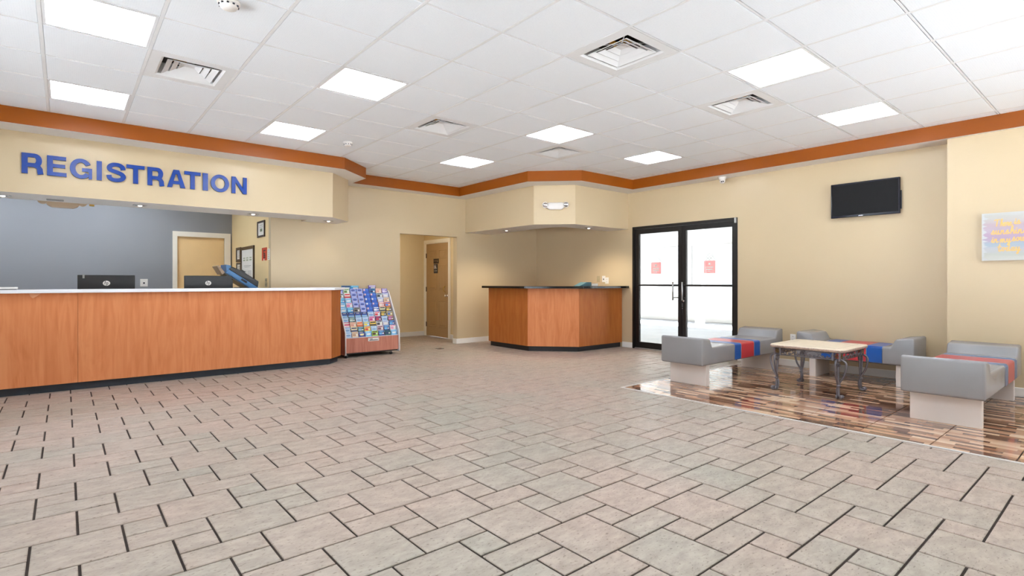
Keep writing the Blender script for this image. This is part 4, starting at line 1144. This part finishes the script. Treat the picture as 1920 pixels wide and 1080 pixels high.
# ------------------------------------------------------------------ coffee table
tb = thing('coffee_table', (6.265, 2.24, 0), 'wrought iron coffee table with a beige stone top between the benches', 'table')
def rrect(a, b, r, n=5):
    pts = []
    for cx_, cy_, a0 in ((a - r, b - r, 0), (-a + r, b - r, 90), (-a + r, -b + r, 180), (a - r, -b + r, 270)):
        for k_ in range(n + 1):
            an = math.radians(a0 + 90 * k_ / n); pts.append((cx_ + r * math.cos(an), cy_ + r * math.sin(an)))
    return pts
TA, TB, TZ0, TZ1 = .385, .362, .462, .495
mb = MB()
lv = [(0.0, TZ1, 'stone'), (.006, TZ1 - .006, 'stone'), (.012, TZ1 - .012, 'stone_edge'), (.006, TZ0 + .004, 'stone_edge'), (-.004, TZ0, 'stone_edge')]
loops = [[(x, y, z) for x, y in rrect(TA - .012 + o_, TB - .012 + o_, .06 + o_)] for o_, z, _ in lv]
n = len(loops[0])
for q in range(len(loops) - 1):
    mb.add(loops[q] + loops[q + 1], [(i, n + i, n + (i + 1) % n, (i + 1) % n) for i in range(n)], lv[q + 1][2], True)
mb.add(loops[0], [tuple(range(n))], 'stone'); mb.add(loops[-1], [tuple(range(n))[::-1]], 'stone_edge')
top = mb.build('stone_top', tb, True)
ln = MB()
for pts_ in ([(-.30, -.28), (.30, -.28)], [(.30, -.28), (.30, .28)], [(.30, .28), (-.30, .28)], [(-.30, .28), (-.30, -.28)]):
    (xa, ya), (xb, yb) = pts_
    ln.box(min(xa, xb) - .002, min(ya, yb) - .002, TZ1 - .001, max(xa, xb) + .002, max(ya, yb) + .002, TZ1 + .0006, 'stone_edge')
ln.build('inlay_line', top, True)
AX, AY = .335, .31       # apron corners
zt, zl = TZ0 - .004, .385
for sx in (-1, 1):
    for sy in (-1, 1):
        x, y = sx * AX, sy * AY
        for dx, dy in ((0, 0), (-sx * .06, 0), (0, -sy * .06)):
            MB().box(x + dx - .008, y + dy - .008, zl - .008, x + dx + .008, y + dy + .008, TZ0, 'iron').build('corner_post', tb, True)
        for (cx_, cy_, ax) in ((x + sx * .004, y - sy * .03, 'x'), (x - sx * .03, y + sy * .004, 'y')):
            ro_ = MB()
            for k_ in range(8):
                an = k_ * math.pi / 4
                du, dv = .014 * math.cos(an), .019 * math.sin(an)
                c_ = (cx_, cy_ + du, .424 + dv) if ax == 'x' else (cx_ + du, cy_, .424 + dv)
                s0 = len(ro_.v)
                ro_.lathe([(.002, -.005), (.0065, -.001), (.0065, .003), (.002, .005)], c_, 'gold', 7, ax)
            ro_.lathe([(.004, -.009), (.010, 0), (.004, .009)], (cx_, cy_, .424), 'gold', 8, ax)
            ro_.build('rosette', tb, True)
def spiral(cx_, cz, r0, r1, a0, a1, n_=16):
    return [(cx_ + (r0 + (r1 - r0) * i / n_) * math.cos(a0 + (a1 - a0) * i / n_), cz + (r0 + (r1 - r0) * i / n_) * math.sin(a0 + (a1 - a0) * i / n_)) for i in range(n_ + 1)]
def apron(axis, sgn, half, nscroll):
    r_ = MB()
    def m3(u, z): return (u, sgn * AY, z) if axis == 'y' else (sgn * AX, u, z)
    up = (0, 1, 0) if axis == 'y' else (1, 0, 0)
    r_.tube([m3(-half, zl), m3(half, zl)], .0065, 'iron', 6); r_.tube([m3(-half, zt - .004), m3(half, zt - .004)], .006, 'iron', 6)
    rail = r_.build('apron_rail', tb, True)
    w_ = 2 * (half - .07) / nscroll
    zc = (zl + zt) / 2
    hz = (zt - zl) / 2 - .008
    for i in range(nscroll):
        uc = -half + .07 + w_ * (i + .5)
        a_ = w_ / 2 - .004
        pts = []
        # an open oval whose two ends curl inwards at the bottom
        left = spiral(uc - a_ * .42, zc - hz * .45, .004, hz * .55, math.radians(150), math.radians(-180 - 90 + 0), 14)
        arc = [(uc + a_ * math.cos(an), zc + hz * math.sin(an)) for an in [math.radians(250 - k_ * (320 / 22)) for k_ in range(23)]]
        c1 = spiral(uc - a_ * .40, zc - hz * .55, hz * .45, .003, math.radians(-90), math.radians(330), 14)
        c2 = [(2 * uc - u, z) for u, z in c1]
        path = c1[::-1] + arc[1:-1] + c2
        s_ = MB().tube([m3(u, z) for u, z in path], .0048, 'iron', 6)
        s_.build('scroll', tb, True)
apron('x', -1, AY, 4); apron('x', 1, AY, 4); apron('y', -1, AX, 5); apron('y', 1, AX, 5)
for sx in (-1, 1):
    for sy in (-1, 1):
        lg = MB()
        for (dx, dy, sc) in ((sx, 0, 1.0), (0, sy, 1.0), (sx * .70, sy * .70, .86)):
            # s: distance outwards from the post, z: height
            ctrl = [(.012, .330), (.028, .322), (.034, .340), (.022, .358), (.000, .352), (-.006, .325), (.004, .30) ] if False else \
                   [(.020, .318), (.034, .322), (.030, .342), (.010, .346), (.000, .322), (.012, .296), (.040, .302), (.058, .335), (.046, .372), (.012, .376)]
            head = [(.012, .312), (.022, .302), (.034, .312), (.032, .332), (.012, .340), (-.006, .318)]
            outer = [(.012, .318), (.026, .308), (.036, .322), (.026, .342), (.006, .342), (-.004, .322), (.0, .30)]
            path = [(.040, .312), (.026, .298), (.010, .312), (.014, .344), (.044, .360), (.082, .340), (.092, .296), (.072, .232), (.036, .165), (.010, .095), (.012, .045), (.028, .016), (.052, .011), (.064, .022), (.054, .034), (.044, .026)]
            x0, y0 = sx * AX - sx * .022, sy * AY - sy * .022
            if abs(dx) + abs(dy) > 1.01: path = [(.0, .385), (.0, .33), (.004, .26), (.010, .18), (.012, .10), (.016, .05), (.030, .018), (.058, .011), (.074, .024), (.060, .038), (.050, .028)]
            else: path = [(s_ - .018, z_ + .028 if z_ > .28 else z_ + .002) for s_, z_ in path]
            pts = [(x0 + dx * s_ * sc, y0 + dy * s_ * sc, z_) for s_, z_ in path]
            lg.tube(smooth_path(pts, 5), .0098 if abs(dx) + abs(dy) < 1.01 else .0110, 'iron', 8)
        lg.lathe([(.010, -.012), (.020, -.006), (.020, .006), (.010, .012)], (sx * (AX - .014), sy * (AY - .014), .13), 'iron', 10)
        lg.lathe([(.016, 0), (.022, .008), (.016, .016)], (sx * (AX - .022), sy * (AY - .022), .366), 'iron', 10)
        lg.build('scrolled_leg', tb, True)

# ------------------------------------------------------------------ television
tv = thing('television', (XR - .06, 2.225, 1.975), 'black flat television hanging on the right wall', 'television')
TX = 7.655
ty0, ty1, tz0, tz1 = 1.860, 2.592, 1.975, 2.407
MB().box(TX, ty0, tz0, TX + .035, ty1, tz1, 'bezel', .004).build('bezel', tv)
MB().box(TX - .0015, ty0 + .018, tz0 + .028, TX + .002, ty1 - .014, tz1 - .018, 'screen').build('screen', tv)
MB().box(TX - .002, 2.235, tz0 + .008, TX + .001, 2.285, tz0 + .015, 'chrome').build('badge', tv)
MB().box(TX + .035, 2.05, 2.08, XR, 2.40, 2.30, 'black').box(TX + .03, 1.852, 2.03, TX + .045, 1.90, 2.25, 'black').build('wall_bracket', tv)

# ------------------------------------------------------------------ canvas print on the pier
ART_Y1, ART_Y0, AZ0, AZ1 = 1.106, .705, 1.382, 1.872
ar = thing('canvas_print', (PIER - .03, (ART_Y0 + ART_Y1) / 2, AZ0), 'pastel canvas print with golden cursive words on the wall pier', 'picture')
pv = MB().box(PIER - .030, ART_Y0, AZ0, PIER, ART_Y1, AZ1, 'canvas').build('stretcher', ar)
pr_ = MB().box(PIER - .0312, ART_Y0, AZ0, PIER - .030, ART_Y1, AZ1, 'art').build('printed_face', ar)
# brush-script lettering, drawn as strokes: glyph -> (advance, strokes); x-height 1
GL = {
 'T': (1.5, [[(-.1, 1.75), (.3, 1.95), (.8, 1.85), (1.35, 2.0)], [(.72, 1.9), (.62, 1.1), (.45, .0)]]),
 'h': (1.0, [[(.2, 0), (.32, 1.0), (.5, 2.0), (.62, 1.9), (.38, .6), (.62, 1.0), (.78, .85), (.72, .2), (.85, 0), (1.0, .2)]]),
 'e': (.85, [[(.05, .45), (.45, .6), (.62, .85), (.4, 1.0), (.18, .6), (.25, .1), (.5, 0), (.85, .3)]]),
 'r': (.8, [[(0, .2), (.2, .9), (.3, 1.05), (.5, .9), (.6, .92), (.48, .3), (.6, 0), (.8, .25)]]),
 'i': (.5, [[(0, .2), (.25, .95), (.15, .25), (.28, 0), (.5, .25)], [(.3, 1.35), (.33, 1.45)]]),
 's': (.75, [[(0, .15), (.35, .95), (.42, 1.05), (.48, .5), (.4, .05), (.12, .05)], [(.4, .05), (.6, .1), (.75, .3)]]),
 'u': (.95, [[(.0, .3), (.18, 1.0), (.12, .3), (.25, 0), (.48, .25), (.62, 1.0), (.56, .2), (.7, 0), (.95, .25)]]),
 'n': (.95, [[(.08, 0), (.2, 1.0), (.18, .5), (.42, 1.0), (.56, .9), (.54, .2), (.68, 0), (.95, .25)]]),
 'm': (1.3, [[(.05, 0), (.18, 1.0), (.15, .4), (.4, 1.0), (.48, .85), (.44, 0), (.55, .6), (.75, 1.0), (.86, .85), (.84, .2), (1.0, 0), (1.3, .25)]]),
 'y': (.9, [[(.0, .4), (.15, 1.0), (.12, .35), (.28, .05), (.5, .4), (.62, 1.0), (.55, 0), (.4, -.75), (.2, -.8), (.3, -.4), (.9, .2)]]),
 'o': (.85, [[(.5, 1.0), (.2, .8), (.12, .3), (.32, 0), (.58, .3), (.6, .8), (.48, 1.0), (.65, .8), (.85, .85)]]),
 'l': (.6, [[(0, .3), (.4, 1.3), (.5, 2.0), (.35, 1.9), (.22, .5), (.3, 0), (.6, .25)]]),
 't': (.7, [[(.4, 1.9), (.22, .6), (.28, 0), (.45, 0), (.7, .3)], [(.0, 1.15), (.35, 1.25), (.7, 1.2)]]),
 'd': (1.0, [[(.55, .95), (.25, .9), (.1, .35), (.28, 0), (.55, .4), (.72, 1.9), (.62, .8), (.62, .15), (.75, 0), (1.0, .25)]]),
 'a': (.95, [[(.58, .95), (.28, .9), (.1, .35), (.28, 0), (.52, .4), (.62, 1.0), (.56, .2), (.7, 0), (.95, .25)]]),
 ' ': (.6, [])}
def script(mb, body, yc, zb, width, xh):
    adv = sum(GL[c][0] for c in body); sc = width / adv
    u = 0
    lay = [0, 0]
    for c in body:
        lay = [0, lay[1] + 1]
        for st in GL[c][1]:
            pts = smooth_path([(yc + width / 2 - (u + p[0]) * sc, zb + p[1] * xh, 0) for p in st], 4)
            r_ = .0047
            for a, b in zip(pts[:-1], pts[1:]):
                d_ = b - a
                if d_.length < 1e-6: continue
                nx, ny = -d_.y / d_.length * r_, d_.x / d_.length * r_
                X_ = PIER - .0320 - lay[0] * 1.2e-5 - (lay[1] % 3) * .0004; lay[0] += 1
                mb.add([(X_, a.x - nx, a.y - ny), (X_, b.x - nx, b.y - ny), (X_, b.x + nx, b.y + ny), (X_, a.x + nx, a.y + ny)], [(3, 2, 1, 0)], 'goldtext')
            for a in pts:
                X_ = PIER - .0320 - lay[0] * 1.2e-5 - (lay[1] % 3) * .0004; lay[0] += 1
                mb.add([(X_, a.x + r_ * math.cos(q * math.pi / 4), a.y + r_ * math.sin(q * math.pi / 4)) for q in range(8)], [tuple(range(8))[::-1]], 'goldtext')
        u += GL[c][0]
AC = .905
sc_ = MB()
script(sc_, 'There', AC + .035, 1.735, .128, .034); script(sc_, 'is', AC - .068, 1.748, .046, .034)
script(sc_, 'sunshine', AC - .008, 1.652, .270, .037)
script(sc_, 'in', AC + .100, 1.568, .052, .034); script(sc_, 'my', AC + .020, 1.566, .082, .034); script(sc_, 'soul', AC - .085, 1.576, .112, .036)
script(sc_, 'today', AC - .006, 1.478, .168, .036)
sc_.build('golden_lettering', ar)

# ------------------------------------------------------------------ ceiling fixtures
LNAME = {(-3, 2): 'largest glowing ceiling panel at the top left, nearest the camera', (-3, 5): 'glowing ceiling panel just above the R of the wall lettering', (0, 2): 'glowing ceiling panel right of the vent at upper left', (0, 5): 'glowing ceiling panel by the smoke detector above the end of the lettering',
         (4, 2): 'glowing ceiling panel directly in front of the farthest ceiling vent', (4, 5): 'farthest glowing ceiling panel, before the hallway side of the corner', (4, -2): 'large glowing ceiling panel at upper right beside a vent', (7, -2): 'glowing ceiling panel beside the cornice above the television', (7, 2): 'glowing ceiling panel before the cornice above the glass doors'}
li = MB()
hw = T / 2 - g - .001
li.box(-hw, -hw, .0, -hw + .018, hw, .05, 'tbar').box(hw - .018, -hw, 0, hw, hw, .05, 'tbar').box(-hw + .018, -hw, 0, hw - .018, -hw + .018, .05, 'tbar').box(-hw + .018, hw - .018, 0, hw - .018, hw, .05, 'tbar')
light_frame = li.mesh('frame')
a_ = hw - .018
light_diff = MB().box(-a_, -a_, .006, a_, a_, .012, 'lamp').mesh('diffuser')
for (i, j) in LIGHTS:
    t = thing('ceiling_light', (GX + (i + .5) * T, GY + (j + .5) * T, CEIL + .001), LNAME.get((i, j), 'glowing ceiling panel behind the camera, outside the picture'), 'light', 'square ceiling light panels')
    add_part('frame', light_frame, t, t.location); add_part('diffuser', light_diff, t, t.location)
VNAME = {(2, -1): 'largest square ceiling vent, top centre right', (-2, 3): 'square ceiling vent at upper left between two light panels', (2, 3): 'square ceiling vent in the middle of the ceiling, left of centre', (5, -1): 'square ceiling vent at upper right beside a light panel', (5, 3): 'farthest ceiling vent, behind the central light panel'}
pl = MB()
def ringq(h0, z0, h1, z1, m, mb):
    a = [(-h0, -h0, z0), (h0, -h0, z0), (h0, h0, z0), (-h0, h0, z0)]; b = [(-h1, -h1, z1), (h1, -h1, z1), (h1, h1, z1), (-h1, h1, z1)]
    mb.add(a + b, [(i, (i + 1) % 4, 4 + (i + 1) % 4, 4 + i) for i in range(4)], m)
ringq(hw, 0, .222, 0, 'tbar', pl); ringq(hw, .004, hw, 0, 'tbar', pl); ringq(.222, 0, .205, .012, 'tbar', pl); ringq(.205, .012, .19, .10, 'tbar', pl)
pl.add([(-.19, -.19, .10), (.19, -.19, .10), (.19, .19, .10), (-.19, .19, .10)], [(0, 3, 2, 1)], 'soffit')
vent_plate = pl.mesh('face_plate')
dk_ = MB()
dk_.map([(.125 * math.cos(a), .125 * math.sin(a), .098) for a in [q * math.pi / 12 for q in range(24)]], [tuple(range(24))[::-1]], lambda x, y, z: (x, y, z), 'duct')
for (x, y, q) in ((-.06, .05, .05), (.05, .07, .04), (.02, -.02, .05)): dk_.box(x - q, y - q * .4, .088, x + q, y + q * .4, .095, 'duct_yellow')
dk_.tube([(-.16, -.16, .075), (.16, .16, .075)], .006, 'tbar', 6); dk_.tube([(-.16, .16, .075), (.16, -.16, .075)], .006, 'tbar', 6)
dk_.box(.165, .165, .02, .185, .185, .05, 'rust')
duct_me = dk_.mesh('duct_opening')
louv = []
for ro_, ri_, z0, z1 in ((.180, .138, .002, .022), (.128, .088, .017, .037), (.078, .036, .032, .052)):
    mb = MB()
    ringq(ro_, z0, ri_, z1, 'tbar', mb); ringq(ri_, z1 + .003, ro_, z0 + .003, 'tbar', mb); ringq(ro_, z0 + .003, ro_, z0, 'tbar', mb); ringq(ri_, z1, ri_, z1 + .003, 'tbar', mb)
    if ro_ < .08: mb.add([(-ri_, -ri_, z1), (ri_, -ri_, z1), (ri_, ri_, z1), (-ri_, ri_, z1)], [(0, 3, 2, 1)], 'tbar')
    louv.append(mb.mesh('louver'))
for (i, j) in VENTS:
    t = thing('ceiling_vent', (GX + (i + .5) * T, GY + (j + .5) * T, CEIL + .001), VNAME[(i, j)], 'vent', 'square ceiling vents')
    add_part('face_plate', vent_plate, t, t.location); add_part('duct_opening', duct_me, t, t.location)
    for q in louv: add_part('louver', q, t, t.location)
def smoke(x, y, r, label):
    t = thing('smoke_detector', (x, y, CEIL), label, 'smoke detector', 'smoke detectors on the ceiling')
    MB().lathe([(r, 0), (r, -.014), (r * .92, -.020)], (x, y, CEIL - .0005), 'housing', 20).build('base', t)
    hd = MB().lathe([(r * .80, -.020), (r * .80, -.034), (r * .62, -.046), (r * .3, -.050)], (x, y, CEIL - .0005), 'housing', 20).build('head', t)
    sl = MB()
    for q in range(10):
        an = q * math.pi / 5
        cx_, cy_ = x + r * .80 * math.cos(an), y + r * .80 * math.sin(an)
        sl.box(cx_ - .006, cy_ - .006, CEIL - .033, cx_ + .006, cy_ + .006, CEIL - .025, 'ink_dark')
    sl.build('vent_slots', hd)['kind'] = 'stuff'
smoke(GX - 1.53 * T, GY + 1.20 * T, .065, 'smoke detector cut by the top edge of the picture')
smoke(GX + 1.6 * T, GY + 5.55 * T, .055, 'small smoke detector on the ceiling near the end of the left cornice')

def downlight(x, y, z, label, watts=DOWN * .07, r=.075):
    t = thing('downlight', (x, y, z), label, 'light', 'recessed downlights in the soffits')
    n_ = 24
    rim = MB()
    pr = [(r, 0), (r, -.005), (r * .78, -.006), (r * .74, -.001)]
    rim.lathe(pr, (x, y, z), 'alu', n_)
    rim.build('rim', t)
    MB().lathe([(r * .30, -.0068), (r * .28, -.013), (r * .12, -.017)], (x, y, z), 'spot', 14).build('bulb', t)
    sd = bpy.data.lights.new('downlight_beam', 'SPOT'); sd.energy = watts; sd.color = (1.0, .86, .66); sd.spot_size = 2.4; sd.spot_blend = .8; sd.shadow_soft_size = .03
    so = bpy.data.objects.new('downlight_beam', sd); COL.objects.link(so); so.parent = t; so.location = (0, 0, -.03)
    MB().lathe([(r * .70, -.0062), (r * .30, -.0066)], (x, y, z), 'chrome', n_).build('reflector', t)
def added_lamp(x0, y0, x1, y1, z, label, m):  # unseen light source added to brighten a side room
    t = thing('ceiling_light', ((x0 + x1) / 2, (y0 + y1) / 2, z), label, 'light')
    MB().box(x0 - .02, y0 - .02, z - .012, x1 + .02, y1 + .02, z, 'tbar').build('frame', t)
    MB().box(x0, y0, z - .018, x1, y1, z - .012, m).build('diffuser', t)
added_lamp(-1.9, 9.2, -.7, 9.8, CEIL + .02, 'added office light panel, unseen behind the left soffit', 'lamp')  # added fill for the grey office wall, as is the next
added_lamp(-.1, 9.1, 1.1, 9.7, CEIL + .02, 'right added office light panel, unseen behind the left soffit', 'lamp')
added_lamp(4.9, 8.75, 5.2, 9.05, 2.45, 'added warm hallway lamp, unseen above the opening', 'warm')  # added warm fill that brightens the hall walls
downlight(-.514, 7.70, SOF, 'recessed downlight under the left soffit at the picture edge')
downlight(.70, 7.66, SOF, 'recessed downlight under the soffit between the two hanging fittings and the door')
downlight(1.977, 7.67, SOF, 'recessed downlight under the soffit above the second monitor')
downlight(3.09, 7.84, SOF, 'recessed downlight at the chamfered end of the left soffit')
downlight(6.157, 7.30, SOF + .005, 'left recessed downlight under the corner soffit', DOWN)
downlight(6.985, 6.09, SOF + .005, 'right recessed downlight under the corner soffit', DOWN)
tag(MB().box(-.16, 7.70, SOF - .008, -.01, 7.80, SOF - .0005, 'ink', .002).build('access_plate'), 'small grey plate under the left soffit beside the emergency light', 'plate')
t = thing('sprinkler_head', (.25, 8.04, CEIL), 'tiny brass sprinkler hanging behind the left soffit', 'sprinkler')
MB().tube([(.25, 8.04, CEIL + .02), (.25, 8.04, SOF + .02)], .008, 'brass', 8).build('pipe', t)
MB().box(.225, 8.025, SOF - .012, .275, 8.055, SOF + .02, 'brass', .003).build('nozzle', t)

def emergency_light(c, rz, label, m, scale=1.0, lamp_m='chrome'):
    t = thing('emergency_light', c, label, 'light', None, rz)
    t.scale = (scale,) * 3
    b = MB()
    # body: rounded lozenge, local x along wall, -y towards viewer
    pts = [(-.16, 0), (-.13, -.05), (-.08, -.065), (.08, -.065), (.13, -.05), (.16, 0)]
    prof = [(x, z) for x, z in ((-.115, .05), (.115, .05), (.15, .0), (.13, -.045), (.09, -.065), (-.09, -.065), (-.13, -.045), (-.15, .0))]
    b.prism(prof, -.055, 0, m, 'y', bev=.012, seg=2)
    b.build('housing', t, True)
    for s in (-1, 1):
        h_ = MB().lathe([(.045, 0), (.048, -.03), (.040, -.036)], (s * .165, -.035, .008), m, 18, 'y')
        hh = h_.build('lamp_head', t, True)
        MB().lathe([(.039, -.0365), (.030, -.040), (.015, -.052), (.004, -.054)], (s * .165, -.035, .008), lamp_m, 14, 'y').build('lens', hh, True)
    return t
# on the chamfer face of the corner soffit
mx_, my_ = (5.885 + 6.36) / 2 + .03, (6.295 + 5.825) / 2 - .03
emergency_light((6.132, 6.045, 2.385), -math.pi / 4 - .01, 'white emergency light with two lamp heads on the corner soffit', 'housing')
emergency_light((-.02, 8.62, 2.160), 0, 'tan emergency light half hidden behind the left soffit', 'housing_tan', 1.15, 'housing_tan')
el_ = MB().box(-.05, 8.62, 2.2, .01, 8.66, CEIL + .03, 'housing_tan')
tag(el_.build('ceiling_bracket'), 'tan bracket carrying the emergency light behind the soffit', 'bracket')

# security camera under the right cornice
sc2 = thing('security_camera', (7.56, 4.0, TZ), 'white dome security camera under the cornice on the right wall', 'camera')
MB().lathe([(.058, 0), (.056, -.012), (.046, -.040), (.040, -.046)], (7.56, 4.0, TZ), 'housing', 20).build('base', sc2)
bl = MB().lathe([(.012, -.100), (.028, -.092), (.040, -.070), (.040, -.050), (.034, -.040)], (7.56, 4.0, TZ), 'housing', 20).build('ball', sc2)
ey = MB()
for dy in (.012, -.014): ey.lathe([(.009, 0), (.009, -.008)], (7.528, 4.0 - .02 + dy, TZ - .076), 'ink_dark', 10, 'x')
ey.build('lens', bl)

# dark plate set in the floor
fp = thing('floor_plate', (5.04, 7.77, 0), 'small dark plate set in the floor tiles before the hallway', 'floor plate')
MB().box(4.985, 7.715, .0005, 5.095, 7.825, .006, 'toe2', .002).build('plate', fp)
MB().lathe([(.03, .006), (.028, .008)], (5.04, 7.77, 0), 'rust', 14).build('cap', fp)
